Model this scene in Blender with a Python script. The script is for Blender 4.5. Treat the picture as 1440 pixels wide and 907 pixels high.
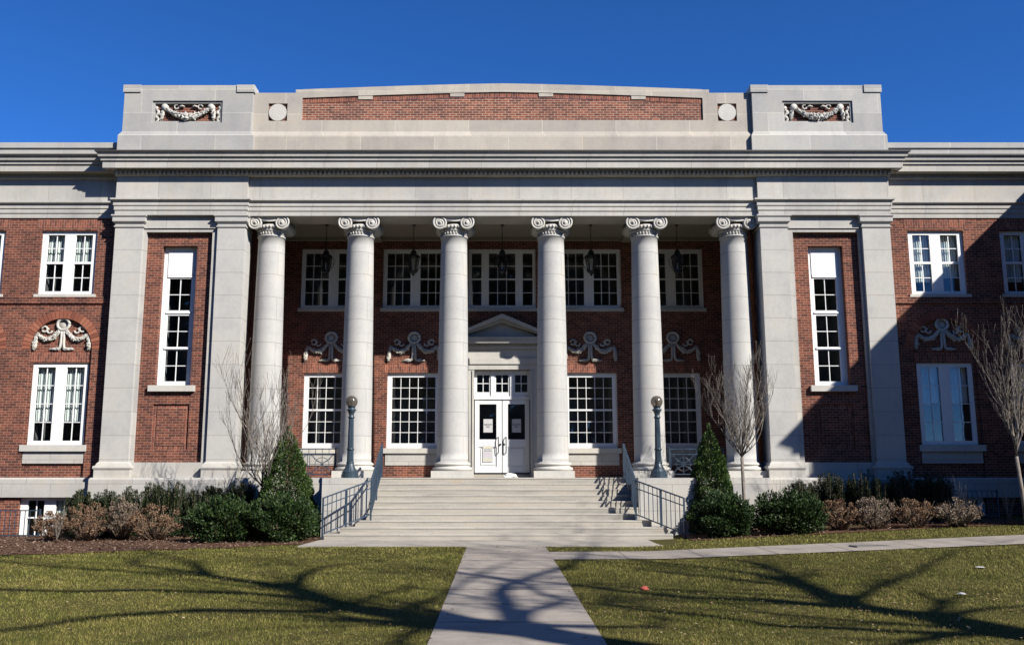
import bpy, math, random
import numpy as np
from mathutils import Vector, Matrix
random.seed(7); RNG = np.random.default_rng(11)
for o in list(bpy.data.objects): bpy.data.objects.remove(o)
S = bpy.context.scene; COL = S.collection
R = math.radians
# ------------------------------------------------------------------ camera, sky, sun, exposure
cam = bpy.data.objects.new('camera', bpy.data.cameras.new('camera')); COL.objects.link(cam)
cam.location = (-.15, 0, 1.65); cam.rotation_euler = (R(90+9.413), 0, 0)
cam.data.sensor_width = 36; cam.data.lens = 36*1300/1440; cam.data.shift_x = .0139
cam.data.clip_start = .1; cam.data.clip_end = 2000; S.camera = cam
SUN_TRAVEL = Vector((-1.14, 1.0, -1.08)).normalized()
EL = math.asin(-SUN_TRAVEL.z); AZ = math.atan2(-SUN_TRAVEL.x, -SUN_TRAVEL.y)   # clockwise from +Y
W = bpy.data.worlds.new('World'); S.world = W; W.use_nodes = True
wn = W.node_tree.nodes; wl = W.node_tree.links; bg = wn['Background']
sky = wn.new('ShaderNodeTexSky'); sky.sky_type = 'NISHITA'; sky.sun_disc = False
sky.sun_elevation = EL; sky.sun_rotation = AZ
sky.altitude = 0; sky.air_density = 0.5; sky.dust_density = 0.0; sky.ozone_density = 10.0
hsv = wn.new('ShaderNodeHueSaturation'); hsv.inputs['Saturation'].default_value = 1.10; hsv.inputs['Hue'].default_value = .503
wl.new(sky.outputs[0], hsv.inputs['Color']); wl.new(hsv.outputs[0], bg.inputs['Color'])
bg.inputs['Strength'].default_value = .126
sl = bpy.data.lights.new('sun', 'SUN'); sl.energy = 5.0; sl.angle = R(.53); sl.color = (1, .955, .88)
sun = bpy.data.objects.new('sun', sl); COL.objects.link(sun); sun.location = (30, -25, 40)
sun.rotation_euler = SUN_TRAVEL.to_track_quat('-Z', 'Y').to_euler()
S.view_settings.view_transform = 'Standard'; S.view_settings.look = 'None'
S.view_settings.exposure = 0.72; S.view_settings.gamma = 1; S.view_settings.use_curve_mapping = False
S.render.engine = 'CYCLES'; S.cycles.max_bounces = 6; S.cycles.diffuse_bounces = 1; S.cycles.transparent_max_bounces = 8

# ------------------------------------------------------------------ materials
class NT:
    def __init__(s, name):
        s.m = bpy.data.materials.new(name); s.m.use_nodes = True
        s.n = s.m.node_tree.nodes; s.l = s.m.node_tree.links
        s.b = s.n['Principled BSDF']; s.out = s.n['Material Output']
    def node(s, t, **k):
        n = s.n.new(t)
        for a, v in k.items(): setattr(n, a, v)
        return n
    def link(s, a, b): s.l.new(a, b)
    def coord(s): return s.node('ShaderNodeTexCoord').outputs['Object']
    def noise(s, scale, vec=None, detail=4, rough=.6, stretch=None):
        n = s.node('ShaderNodeTexNoise'); n.inputs['Scale'].default_value = scale
        n.inputs['Detail'].default_value = detail; n.inputs['Roughness'].default_value = rough
        vec = vec or s.coord()
        if stretch:
            m = s.node('ShaderNodeMapping'); m.inputs['Scale'].default_value = stretch
            s.link(vec, m.inputs[0]); vec = m.outputs[0]
        s.link(vec, n.inputs['Vector']); return n.outputs['Fac']
    def ramp(s, fac, stops):
        r = s.node('ShaderNodeValToRGB'); e = r.color_ramp.elements
        while len(e) < len(stops): e.new(.5)
        for i, (p, c) in enumerate(stops): e[i].position = p; e[i].color = (*c, 1)
        s.link(fac, r.inputs[0]); return r.outputs[0]
    def mix(s, fac, a, b, mode='MIX'):
        m = s.node('ShaderNodeMix', data_type='RGBA', blend_type=mode)
        for v, i in ((fac, 0), (a, 6), (b, 7)):
            if isinstance(v, (int, float)): m.inputs[i].default_value = v
            elif isinstance(v, tuple): m.inputs[i].default_value = (*v, 1)
            else: s.link(v, m.inputs[i])
        return m.outputs[2]
    def math(s, op, a, b=None):
        m = s.node('ShaderNodeMath', operation=op)
        for i, v in enumerate((a, b)):
            if v is None: continue
            if isinstance(v, (int, float)): m.inputs[i].default_value = v
            else: s.link(v, m.inputs[i])
        return m.outputs[0]
    def wallvec(s, swap=False):
        p = s.node('ShaderNodeSeparateXYZ'); s.link(s.coord(), p.inputs[0])
        u = s.math('ADD', p.outputs[0], p.outputs[1])
        c = s.node('ShaderNodeCombineXYZ')
        if swap: s.link(p.outputs[2], c.inputs[0]); s.link(u, c.inputs[1])
        else: s.link(u, c.inputs[0]); s.link(p.outputs[2], c.inputs[1])
        return c.outputs[0]
    def bump(s, h, strength=.3, dist=.02):
        b = s.node('ShaderNodeBump'); b.inputs['Strength'].default_value = strength
        b.inputs['Distance'].default_value = dist; s.link(h, b.inputs['Height'])
        s.link(b.outputs[0], s.b.inputs['Normal'])
    def base(s, c, rough=.8, spec=.3):
        if isinstance(c, tuple): s.b.inputs['Base Color'].default_value = (*c, 1)
        else: s.link(c, s.b.inputs['Base Color'])
        s.b.inputs['Roughness'].default_value = rough
        s.b.inputs['Specular IOR Level'].default_value = spec
        return s.m

def brick_tex(t, vec, w, h, mortar, c1, c2, cm, bias=0., offset=.5, smooth=.1):
    b = t.node('ShaderNodeTexBrick'); b.offset = offset
    i = b.inputs; i['Scale'].default_value = 1; i['Brick Width'].default_value = w; i['Row Height'].default_value = h
    i['Mortar Size'].default_value = mortar; i['Mortar Smooth'].default_value = smooth; i['Bias'].default_value = bias
    i['Color1'].default_value = (*c1, 1); i['Color2'].default_value = (*c2, 1); i['Mortar'].default_value = (*cm, 1)
    t.link(vec, i['Vector']); return b

def m_brick(name, swap=False, w=.21, h=.078, light=1., mo=.0055):
    t = NT(name); v = t.wallvec(swap)
    c = lambda *a: tuple(x*light for x in a)
    b = brick_tex(t, v, w, h, mo, c(.188, .064, .041), c(.118, .044, .031), (.39, .275, .205))
    # a header course every sixth row and a second, darker scatter of burnt bricks
    b2 = brick_tex(t, v, w, h, .0001, (1.18, 1.14, 1.1), (.72, .73, .78), (1, 1, 1), bias=.1)
    n = t.noise(.5, detail=3); n2 = t.noise(5, detail=4)
    col = t.mix(.75, b.outputs[0], b2.outputs[0], 'MULTIPLY')
    col = t.mix(1., col, t.ramp(n, [(.25, (.70, .70, .73)), (.5, (.98, .97, .97)), (.75, (1.18, 1.13, 1.08))]), 'MULTIPLY')
    col = t.mix(1., col, t.ramp(n2, [(.3, (.82, .82, .82)), (.7, (1.12, 1.12, 1.12))]), 'MULTIPLY')
    t.bump(t.math('SUBTRACT', 1, b.outputs['Fac']), .5, .006)
    return t.base(col, .9, .2)
BRICK = m_brick('red brick'); BRICK_PALE = m_brick('sun-bleached brick', light=1.25, mo=.012)
SOLDIER = m_brick('upright brick', swap=True, light=1.45)

def m_stone(name, w=1.45, h=.71, tint=(0.430, 0.416, 0.387), joint=.010, warm=.35, offz=0., var=1., jc=(.66, .64, .61)):
    t = NT(name); v = t.wallvec()
    mp = t.node('ShaderNodeMapping'); mp.inputs['Location'].default_value = (0, offz, 0); t.link(v, mp.inputs[0])
    b = brick_tex(t, mp.outputs[0], w, h, joint, (1+.09*var, 1+.085*var, 1+.07*var), (1-.10*var, 1-.10*var, 1-.09*var), jc, smooth=.3)
    n = t.noise(1.1, detail=6, rough=.65); n2 = t.noise(2.2, detail=5, stretch=(3.5, 3.5, .35)); n3 = t.noise(40, detail=3)
    col = t.mix(1., tint, b.outputs[0], 'MULTIPLY')
    col = t.mix(1., col, t.ramp(n, [(.3, (.86, .86, .88)), (.52, (1, 1, 1)), (.75, (1.07, 1.03, .96))]), 'MULTIPLY')
    col = t.mix(t.math('MULTIPLY', t.ramp(n2, [(.48, (0, 0, 0)), (.8, (1, 1, 1))]), warm), col, (.40, .35, .29))
    col = t.mix(1., col, t.ramp(n3, [(.3, (.94, .94, .94)), (.7, (1.05, 1.05, 1.05))]), 'MULTIPLY')
    n4 = t.noise(.7, detail=8, rough=.72, stretch=(2.2, 2.2, .22)); n5 = t.noise(9, detail=6, rough=.75)
    col = t.mix(t.math('MULTIPLY', t.ramp(n4, [(.52, (0, 0, 0)), (.72, (1, 1, 1))]), .55*warm), col, (.17, .16, .145))
    col = t.mix(1., col, t.ramp(n5, [(.28, (.92, .92, .92)), (.5, (1, 1, 1)), (.75, (1.04, 1.035, 1.02))]), 'MULTIPLY')
    t.bump(n3, .12, .004)
    return t.base(col, .85, .25)
STONE = m_stone('limestone ashlar')
STONE_DRUM = m_stone('limestone drums', w=400, joint=.011, tint=(0.412, 0.404, 0.384), warm=.15, var=.45)
STONE_PIL = m_stone('limestone pilaster', w=400, joint=.010, tint=(0.440, 0.429, 0.404), warm=.18, var=.4)
STONE_TRIM = m_stone('limestone mouldings', w=1.62, h=40, joint=.009, var=1.2, tint=(0.430, 0.416, 0.387), warm=.5)
STONE_ATTIC = m_stone('weathered limestone', w=2.35, h=.78, tint=(0.385, 0.378, 0.355), warm=.35, offz=-11.5+.78*15, joint=.012, var=1.2, jc=(1.3, 1.28, 1.22))
STONE_WARM = m_stone('weathered buff limestone', w=2.35, h=.78, tint=(0.415, 0.378, 0.325), warm=.55, offz=-11.5+.78*15, joint=.012, var=1.2, jc=(1.3, 1.28, 1.22))
STONE_CARVE = m_stone('carved limestone', w=400, h=400, tint=(0.484, 0.468, 0.429), warm=.3)
def m_step():
    t = NT('step granite')
    n = t.noise(1.3, detail=6, rough=.7, stretch=(.35, 1, 6)); n2 = t.noise(30); n3 = t.noise(.9, detail=5)
    col = t.ramp(n, [(.28, (.225, .21, .18)), (.5, (.355, .33, .285)), (.72, (.44, .385, .305))])
    col = t.mix(1., col, t.ramp(n2, [(.3, (.9, .9, .9)), (.7, (1.08, 1.08, 1.08))]), 'MULTIPLY')
    col = t.mix(t.math('MULTIPLY', t.ramp(n3, [(.62, (0, 0, 0)), (.78, (1, 1, 1))]), .5), col, (.36, .25, .14))
    t.bump(n2, .1, .004); return t.base(col, .8, .3)
STEP = m_step(); NOSE = m_stone('worn step edge', w=2.3, h=400, joint=.006, tint=(.43, .405, .36), warm=.4)
def m_concrete(name, c=(.30, .265, .228)):
    t = NT(name); n = t.noise(.8, detail=7, rough=.7); n2 = t.noise(70, detail=2); n3 = t.noise(5, detail=5)
    col = t.mix(1., c, t.ramp(n, [(.28, (.72, .73, .74)), (.5, (1, 1, 1)), (.72, (1.13, 1.1, 1.05))]), 'MULTIPLY')
    col = t.mix(1., col, t.ramp(n2, [(.3, (.88, .88, .88)), (.7, (1.1, 1.1, 1.1))]), 'MULTIPLY')
    col = t.mix(1., col, t.ramp(n3, [(.35, (.92, .92, .92)), (.65, (1.05, 1.05, 1.05))]), 'MULTIPLY')
    t.bump(n2, .15, .004); return t.base(col, .9, .2)
CONCRETE = m_concrete('path concrete')
def m_paint(name, c, rough=.45, spec=.4, wear=.05):
    t = NT(name); n = t.noise(9, detail=5)
    col = t.mix(1., c, t.ramp(n, [(.3, (1-wear,)*3), (.7, (1+wear*.5,)*3)]), 'MULTIPLY')
    return t.base(col, rough, spec)
WHITE = m_paint('white painted wood', (.80, .80, .79))
DOORW = m_paint('door paint', (.74, .75, .75))
CEIL = m_paint('porch ceiling paint', (.30, .27, .22), .8)
IRON = m_paint('blue black iron paint', (.030, .050, .078), .4, .5, .2)
IRONB = m_paint('black iron paint', (.012, .013, .016), .45, .5, .2)
POST = m_paint('slate blue lamp paint', (.024, .042, .060), .4, .5, .15)
FLASH = m_paint('dark metal flashing', (.05, .045, .04), .6)
PLASTIC = m_paint('white plastic bag', (.82, .82, .82), .35)
PAPER = m_paint('white paper', (.5, .5, .5), .8, .2)
REDP = m_paint('red wrapper', (.5, .10, .07), .6)
INK = m_paint('black ink', (.02, .02, .025), .8)
PINKI = m_paint('pink ink', (.65, .45, .7), .8); YELI = m_paint('yellow ink', (.75, .62, .2), .8)
COVER = m_paint('cast iron cover', (.14, .13, .12), .7)
ROOM = m_paint('dark room', (.15, .15, .155), .9, .1)
def m_curtain():
    t = NT('window blind'); n = t.noise(3, stretch=(9, 1, .4), detail=2)
    return t.base(t.ramp(n, [(.35, (.55, .60, .585)), (.6, (.80, .83, .80))]), .9, .1)
CURT = m_curtain()
def m_glass(name='window glass', tint=(.88, .92, .91), wob=.006):
    t = NT(name); t.n.remove(t.b)
    tr = t.node('ShaderNodeBsdfTransparent'); tr.inputs[0].default_value = (*tint, 1)
    gl = t.node('ShaderNodeBsdfGlossy'); gl.inputs['Roughness'].default_value = .02
    bu = t.node('ShaderNodeBump'); bu.inputs['Strength'].default_value = .25; bu.inputs['Distance'].default_value = wob
    t.link(t.noise(1.7, detail=1), bu.inputs['Height']); t.link(bu.outputs[0], gl.inputs['Normal'])
    g = t.node('ShaderNodeNewGeometry'); dt = t.node('ShaderNodeVectorMath', operation='DOT_PRODUCT'); t.link(g.outputs['Normal'], dt.inputs[0]); t.link(g.outputs['Incoming'], dt.inputs[1])
    f = t.math('ADD', t.math('MULTIPLY', t.math('POWER', t.math('SUBTRACT', 1, t.math('ABSOLUTE', dt.outputs['Value'])), 5), .9), .085)
    mx = t.node('ShaderNodeMixShader'); t.link(f, mx.inputs[0]); t.link(tr.outputs[0], mx.inputs[1]); t.link(gl.outputs[0], mx.inputs[2])
    t.link(mx.outputs[0], t.out.inputs[0]); return t.m
GLASS = m_glass()
t = NT('smoky globe glass'); t.n.remove(t.b)
a = t.node('ShaderNodeBsdfTransparent'); a.inputs[0].default_value = (.45, .42, .37, 1); b_ = t.node('ShaderNodeBsdfDiffuse'); b_.inputs[0].default_value = (.22, .19, .16, 1)
c_ = t.node('ShaderNodeBsdfGlossy'); c_.inputs['Roughness'].default_value = .08; x1 = t.node('ShaderNodeMixShader'); x1.inputs[0].default_value = .22; x2 = t.node('ShaderNodeMixShader'); x2.inputs[0].default_value = .06
t.link(a.outputs[0], x1.inputs[1]); t.link(b_.outputs[0], x1.inputs[2]); t.link(x1.outputs[0], x2.inputs[1]); t.link(c_.outputs[0], x2.inputs[2]); t.link(x2.outputs[0], t.out.inputs[0]); GLOBE = t.m
LANT = m_glass('lantern glass', (.75, .75, .72), .0)
def m_leaf(name, stops, rough=.5, spec=.3, trans=.0):
    t = NT(name); g = t.node('ShaderNodeNewGeometry')
    col = t.ramp(g.outputs['Random Per Island'], stops)
    t.base(col, rough, spec)
    return t.m
YEW = m_leaf('yew needles', [(0, (.006, .014, .005)), (.6, (.014, .028, .007)), (1, (.034, .048, .012))])
LAUREL = m_leaf('laurel leaves', [(0, (.009, .022, .006)), (.6, (.022, .046, .011)), (1, (.055, .085, .022))], .55, .25)
HOLLY = m_leaf('holly leaves', [(0, (.018, .042, .010)), (.6, (.045, .085, .018)), (1, (.085, .12, .03))], .55, .25)
DRIED = m_leaf('dried flower heads', [(0, (.07, .036, .022)), (.5, (.16, .092, .055)), (1, (.29, .20, .13))], .9, .1)
DRIEDG = m_leaf('grey dried flower heads', [(0, (.09, .06, .045)), (.5, (.19, .145, .105)), (1, (.33, .27, .21))], .9, .1)
def m_blade():
    t = NT('grass blades'); g = t.node('ShaderNodeNewGeometry'); n = t.noise(.55, detail=6, rough=.7); n2 = t.noise(3.2, detail=5, rough=.7)
    green = t.ramp(g.outputs['Random Per Island'], [(0, (.028, .046, .006)), (.6, (.078, .106, .014)), (1, (.17, .18, .033))])
    straw = t.ramp(g.outputs['Random Per Island'], [(0, (.080, .076, .015)), (.5, (.215, .188, .040)), (1, (.45, .36, .14))])
    f = t.math('ADD', t.math('MULTIPLY', t.ramp(n, [(.35, (0, 0, 0)), (.65, (1, 1, 1))]), .55), t.math('MULTIPLY', t.ramp(n2, [(.4, (0, 0, 0)), (.62, (1, 1, 1))]), .5))
    return t.base(t.mix(f, green, straw), .7, .15)
BLADE = m_blade()
LITTER = m_leaf('dead leaves', [(0, (.10, .05, .028)), (.5, (.22, .14, .075)), (1, (.38, .30, .20))], .9, .1)
CHIP = m_leaf('bark chips', [(0, (.05, .028, .019)), (.5, (.13, .08, .055)), (1, (.30, .22, .16))], .9, .1)
def m_bark(name, a, b, sc=18):
    t = NT(name); n = t.noise(sc, stretch=(1, 1, .3), detail=5); t.bump(n, .4, .01)
    return t.base(t.ramp(n, [(.3, a), (.7, b)]), .9, .15)
TWIG = m_bark('pale twig bark', (.105, .088, .074), (.27, .235, .20))
BARK = m_bark('grey bark', (.08, .065, .05), (.2, .17, .14), 6)
STEM = m_bark('dry stem', (.12, .085, .06), (.27, .2, .15))
def m_lawn():
    t = NT('lawn soil'); n = t.noise(.45, detail=6, rough=.7); n2 = t.noise(16, detail=5, rough=.8); n3 = t.noise(2.5, detail=5)
    col = t.ramp(n2, [(.3, (.028, .026, .009)), (.5, (.062, .058, .018)), (.7, (.12, .096, .036))])
    col = t.mix(1., col, t.ramp(n, [(.3, (.75, .8, .75)), (.7, (1.25, 1.15, 1.05))]), 'MULTIPLY')
    col = t.mix(t.math('MULTIPLY', t.ramp(n3, [(.56, (0, 0, 0)), (.72, (1, 1, 1))]), .5), col, (.10, .072, .04))
    t.bump(n2, .6, .02); return t.base(col, .95, .1)
LAWN = m_lawn()
def m_mulch():
    t = NT('bark mulch'); n = t.noise(28, detail=5, rough=.8); n2 = t.noise(1.2, detail=4)
    col = t.ramp(n, [(.3, (.035, .018, .012)), (.5, (.10, .055, .035)), (.72, (.2, .13, .085))])
    col = t.mix(1., col, t.ramp(n2, [(.3, (.8, .8, .85)), (.7, (1.2, 1.15, 1.1))]), 'MULTIPLY')
    t.bump(n, .8, .03); return t.base(col, .95, .1)
MULCH = m_mulch()
ROOF = m_paint('grey roofing', (.25, .25, .25), .9)

# ------------------------------------------------------------------ mesh helpers
class MB:
    def __init__(s): s.v = []; s.f = []; s.sm = []
    def add(s, vs, fs, smooth=False):
        o = len(s.v); s.v += [tuple(p) for p in vs]; s.f += [tuple(i+o for i in f) for f in fs]; s.sm += [smooth]*len(fs); return s
    def quad(s, a, b, c, d): return s.add([a, b, c, d], [(0, 1, 2, 3)])
    def box(s, x0, x1, y0, y1, z0, z1):
        if x0 > x1: x0, x1 = x1, x0
        return s.add([(x0, y0, z0), (x1, y0, z0), (x1, y1, z0), (x0, y1, z0), (x0, y0, z1), (x1, y0, z1), (x1, y1, z1), (x0, y1, z1)],
              [(0, 3, 2, 1), (4, 5, 6, 7), (0, 1, 5, 4), (1, 2, 6, 5), (2, 3, 7, 6), (3, 0, 4, 7)])
    def bar(s, a, b, w, h=None, up=(0, 0, 1)):
        a = Vector(a); b = Vector(b); h = h or w; d = (b-a).normalized(); up = Vector(up)
        if abs(d.dot(up)) > .98: up = Vector((0, 1, 0))
        sd = d.cross(up).normalized()*(w/2); u = sd.cross(d).normalized()*(h/2)
        P = [p+i*sd+j*u for p in (a, b) for i, j in ((-1, -1), (1, -1), (1, 1), (-1, 1))]
        return s.add(P, [(0, 1, 2, 3), (7, 6, 5, 4), (0, 4, 5, 1), (1, 5, 6, 2), (2, 6, 7, 3), (3, 7, 4, 0)])
    def prism(s, poly, z0, z1):
        n = len(poly); P = [(x, y, z0) for x, y in poly]+[(x, y, z1) for x, y in poly]
        F = [tuple(range(n-1, -1, -1)), tuple(range(n, 2*n))]+[(i, (i+1) % n, n+(i+1) % n, n+i) for i in range(n)]
        return s.add(P, F)
    def prismy(s, poly, y0, y1):     # polygon in x,z pushed along y
        n = len(poly); P = [(x, y0, z) for x, z in poly]+[(x, y1, z) for x, z in poly]
        F = [tuple(range(n)), tuple(range(2*n-1, n-1, -1))]+[(i, n+i, n+(i+1) % n, (i+1) % n) for i in range(n)]
        return s.add(P, F)
    def lathe(s, cx, cy, prof, n=32, smooth=True, flute=0):
        P = []; F = []
        for r, z in prof:
            for k in range(n):
                a = 2*math.pi*k/n; P.append((cx+r*math.cos(a), cy+r*math.sin(a), z))
        for i in range(len(prof)-1):
            for k in range(n):
                F.append((i*n+k, i*n+(k+1) % n, (i+1)*n+(k+1) % n, (i+1)*n+k))
        s.add(P, F, smooth); L = len(prof)
        s.add(P[:n], [tuple(range(n-1, -1, -1))]); s.add(P[(L-1)*n:], [tuple(range(n))]); return s
    def tube(s, pts, rad, n=6, smooth=True, fy=1.):
        pts = [Vector(p) for p in pts]; m = len(pts)
        if isinstance(rad, (int, float)): rad = [rad]*m
        ref = Vector((0, 0, 1)); P = []; F = []; pu = None
        for i, p in enumerate(pts):
            d = (pts[min(i+1, m-1)]-pts[max(i-1, 0)])
            d = d.normalized() if d.length > 1e-9 else Vector((0, 0, 1))
            if pu is None: pu = d.cross(Vector((.3, 1, .1)) if abs(d.y) < .9 else Vector((1, 0, 0))).normalized()
            pu = (pu-d*pu.dot(d)); pu = pu.normalized() if pu.length > 1e-6 else d.orthogonal().normalized()
            w = d.cross(pu)
            for k in range(n):
                a = 2*math.pi*k/n; q = (pu*math.cos(a)+w*math.sin(a))*rad[i]; q.y *= fy; P.append(p+q)
        for i in range(m-1):
            for k in range(n): F.append((i*n+k, i*n+(k+1) % n, (i+1)*n+(k+1) % n, (i+1)*n+k))
        F.append(tuple(range(n-1, -1, -1))); F.append(tuple((m-1)*n+k for k in range(n)))
        return s.add(P, F, smooth)
    def sweep(s, path, prof, caps=True, offsets=None):
        """moulding profile (projection, z) carried along an open plan path, mitred; outward is to the right-hand front"""
        n = len(path); dirs = []
        for i in range(n-1):
            dx, dy = path[i+1][0]-path[i][0], path[i+1][1]-path[i][1]; L = math.hypot(dx, dy); dirs.append((dx/L, dy/L))
        P = []
        for i in range(n):
            d0 = dirs[max(i-1, 0)]; d1 = dirs[min(i, n-2)]
            n0 = (d0[1], -d0[0]); n1 = (d1[1], -d1[0]); k = 1+n0[0]*n1[0]+n0[1]*n1[1]
            mx, my = (n0[0]+n1[0])/k, (n0[1]+n1[1])/k
            for p, z in prof: P.append((path[i][0]+mx*p, path[i][1]+my*p, z))
        m = len(prof); F = []
        for i in range(n-1):
            for j in range(m-1): F.append((i*m+j, (i+1)*m+j, (i+1)*m+j+1, i*m+j+1))
        s.add(P, F)
        if caps: s.add(P[:m], [tuple(range(m))]); s.add(P[-m:], [tuple(range(m-1, -1, -1))])
        return s
    def wall(s, x0, x1, z0, z1, Y, holes, depth):
        """front sheet at Y with rectangular (or round-headed) holes and their reveals"""
        xs = sorted({x0, x1, *[h[0] for h in holes], *[h[1] for h in holes]}); zs = sorted({z0, z1, *[h[2] for h in holes], *[h[3] for h in holes]})
        for a, b in zip(xs, xs[1:]):
            for c, d in zip(zs, zs[1:]):
                mx, mz = (a+b)/2, (c+d)/2
                if any(h[0] < mx < h[1] and h[2] < mz < h[3] for h in holes): continue
                s.quad((a, Y, c), (b, Y, c), (b, Y, d), (a, Y, d))
        for h in holes:
            a, b, c, d = h[:4]; arch = len(h) > 4; zt = h[4] if arch else d; e = Y+depth
            s.quad((a, Y, c), (a, Y, zt), (a, e, zt), (a, e, c)); s.quad((b, Y, c), (b, e, c), (b, e, zt), (b, Y, zt))
            s.quad((a, Y, c), (a, e, c), (b, e, c), (b, Y, c))
            if not arch: s.quad((a, Y, d), (b, Y, d), (b, e, d), (a, e, d))
            else:
                n = 20; cx = (a+b)/2; rx = (b-a)/2; rz = d-zt
                A = [(cx-rx*math.cos(math.pi*i/n), zt+rz*math.sin(math.pi*i/n)) for i in range(n+1)]
                for (xa, za), (xb, zb) in zip(A, A[1:]):
                    s.quad((xa, Y, za), (xb, Y, zb), (xb, Y, d), (xa, Y, d)); s.quad((xa, Y, za), (xa, e, za), (xb, e, zb), (xb, Y, zb))
        return s
    def obj(s, name, mat, parent=None, loc=(0, 0, 0)):
        me = bpy.data.meshes.new(name); me.from_pydata(s.v, [], s.f); me.polygons.foreach_set('use_smooth', s.sm)
        me.materials.append(mat); me.update()
        o = bpy.data.objects.new(name, me); COL.objects.link(o); o.location = loc
        if parent: o.parent = parent
        return o
def npmesh(name, verts, faces_n, mat, parent=None, loc=(0, 0, 0)):
    """verts (N,k,3): N separate k-gons"""
    N, k, _ = verts.shape; me = bpy.data.meshes.new(name)
    me.vertices.add(N*k); me.vertices.foreach_set('co', verts.astype(np.float32).ravel())
    me.loops.add(N*k); me.loops.foreach_set('vertex_index', np.arange(N*k, dtype=np.int32))
    me.polygons.add(N); me.polygons.foreach_set('loop_start', np.arange(0, N*k, k, dtype=np.int32))
    me.update(calc_edges=True); me.materials.append(mat); me.validate()
    o = bpy.data.objects.new(name, me); COL.objects.link(o); o.location = loc
    if parent: o.parent = parent
    return o
def empty(name, loc, label, cat, group=None):
    o = bpy.data.objects.new(name, None); COL.objects.link(o); o.location = loc; o.empty_display_size = .2
    return tag(o, label, cat, group)
def tag(o, label=None, cat=None, group=None, kind=None):
    for k, v in (('label', label), ('category', cat), ('group', group), ('kind', kind)):
        if v: o[k] = v
    return o
def copy_tree(o, parent=None):
    c = o.copy(); COL.objects.link(c)
    if parent: c.parent = parent
    for ch in list(o.children): copy_tree(ch, c)
    return c
def leaves(P, D, L, Wd, jitter=.6):
    """diamond leaves at points P (N,3), pointing along D, length L, width Wd"""
    N = len(P); D = D+RNG.normal(0, jitter, (N, 3)); D /= np.linalg.norm(D, axis=1, keepdims=True)
    T = np.cross(D, RNG.normal(0, 1, (N, 3))); T /= np.linalg.norm(T, axis=1, keepdims=True)
    L = np.broadcast_to(L, (N,))[:, None]*RNG.uniform(.7, 1.25, (N, 1)); Wd = np.broadcast_to(Wd, (N,))[:, None]
    return np.stack([P, P+D*L*.45+T*Wd/2, P+D*L, P+D*L*.45-T*Wd/2], axis=1)

# ------------------------------------------------------------------ the ground
def gz(x, y):
    x = np.asarray(x, float); y = np.asarray(y, float)
    z = np.minimum(0, -.006*(23-np.clip(y, -20, 60)))
    r = np.clip(x-3.2, 0, 14); z = z+.037*r*np.clip(.45+(y-10)*.055, .2, 1.0)+np.clip(y-23.2, 0, 3)*np.clip(x-5.5, 0, 3)*.006
    l = np.clip(-x-4, 0, 14); z = z-.010*l
    return z
def grid_sheet(name, xs, ys, mat, dz=0., kind='structure', inside=None):
    m = MB(); X, Y = np.meshgrid(xs, ys); Zg = gz(X, Y)+dz
    m.v = [tuple(map(float, p)) for p in zip(X.ravel(), Y.ravel(), Zg.ravel())]; n = len(xs)
    for j in range(len(ys)-1):
        for i in range(n-1):
            m.f.append((j*n+i, j*n+i+1, (j+1)*n+i+1, (j+1)*n+i)); m.sm.append(True)
    return tag(m.obj(name, mat), kind=kind)
xs = np.concatenate([[-400, -150, -60, -35], np.arange(-22, 22.1, .4), [35, 60, 150, 400]])
ys = np.concatenate([[-400, -150, -60, -30, -15, -5], np.arange(0, 30, .4), [40, 80, 200, 500]])
grid_sheet('lawn_ground', xs, ys, LAWN, -.004)
PATH_C, PATH_W = .05, .93
grid_sheet('concrete_path', np.linspace(PATH_C-PATH_W, PATH_C+PATH_W, 5), np.arange(-12, 22.56, .4), CONCRETE, .012)
m = MB()       # expansion joints scored across the path
for y in np.arange(-11.4, 22.5, 1.52): m.box(PATH_C-PATH_W, PATH_C+PATH_W, y-.009, y+.009, float(gz(0, y))+.0125, float(gz(0, y))+.0150)
o = tag(m.obj('path_joint', m_concrete('joint dirt', (.10, .085, .07))), kind='structure')
def apron_poly():
    m = MB(); m.prism([(-4.9, 22.5), (4.0, 22.5), (4.55, 24.7), (-4.75, 24.7)], -.12, .016); return m
tag(apron_poly().obj('step_apron', m_concrete('apron concrete', (.34, .31, .27))), kind='structure')
def side_edge(x): return 20.0+.16*(x-1)+.012*(x-1)**2*.6     # near edge of the right-hand walk
def strip(name, fx0, fx1, near, far, mat, dz):
    m = MB(); X = np.linspace(fx0, fx1, 60)
    for a, b in zip(X, X[1:]):
        q = [(a, near(a)), (b, near(b)), (b, far(b)), (a, far(a))]
        m.quad(*[(float(x), float(y), float(gz(x, y))+dz) for x, y in q])
    return tag(m.obj(name, mat), kind='structure')
WN = lambda x: 19.2+.045*(x-1); WF = lambda x: 20.95+.065*(x-1)
strip('side_walk', .97, 30, WN, WF, CONCRETE, .014)
m = MB()
for x in np.arange(2.5, 18, 1.55):
    m.add([(x-.008, WN(x), float(gz(x, WN(x)))+.0165), (x+.008, WN(x), float(gz(x, WN(x)))+.0165), (x+.03, WF(x), float(gz(x, WF(x)))+.0165), (x+.014, WF(x), float(gz(x, WF(x)))+.0165)], [(0, 1, 2, 3)])
tag(m.obj('side_walk_joint', bpy.data.materials['joint dirt']), kind='structure')
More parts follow.
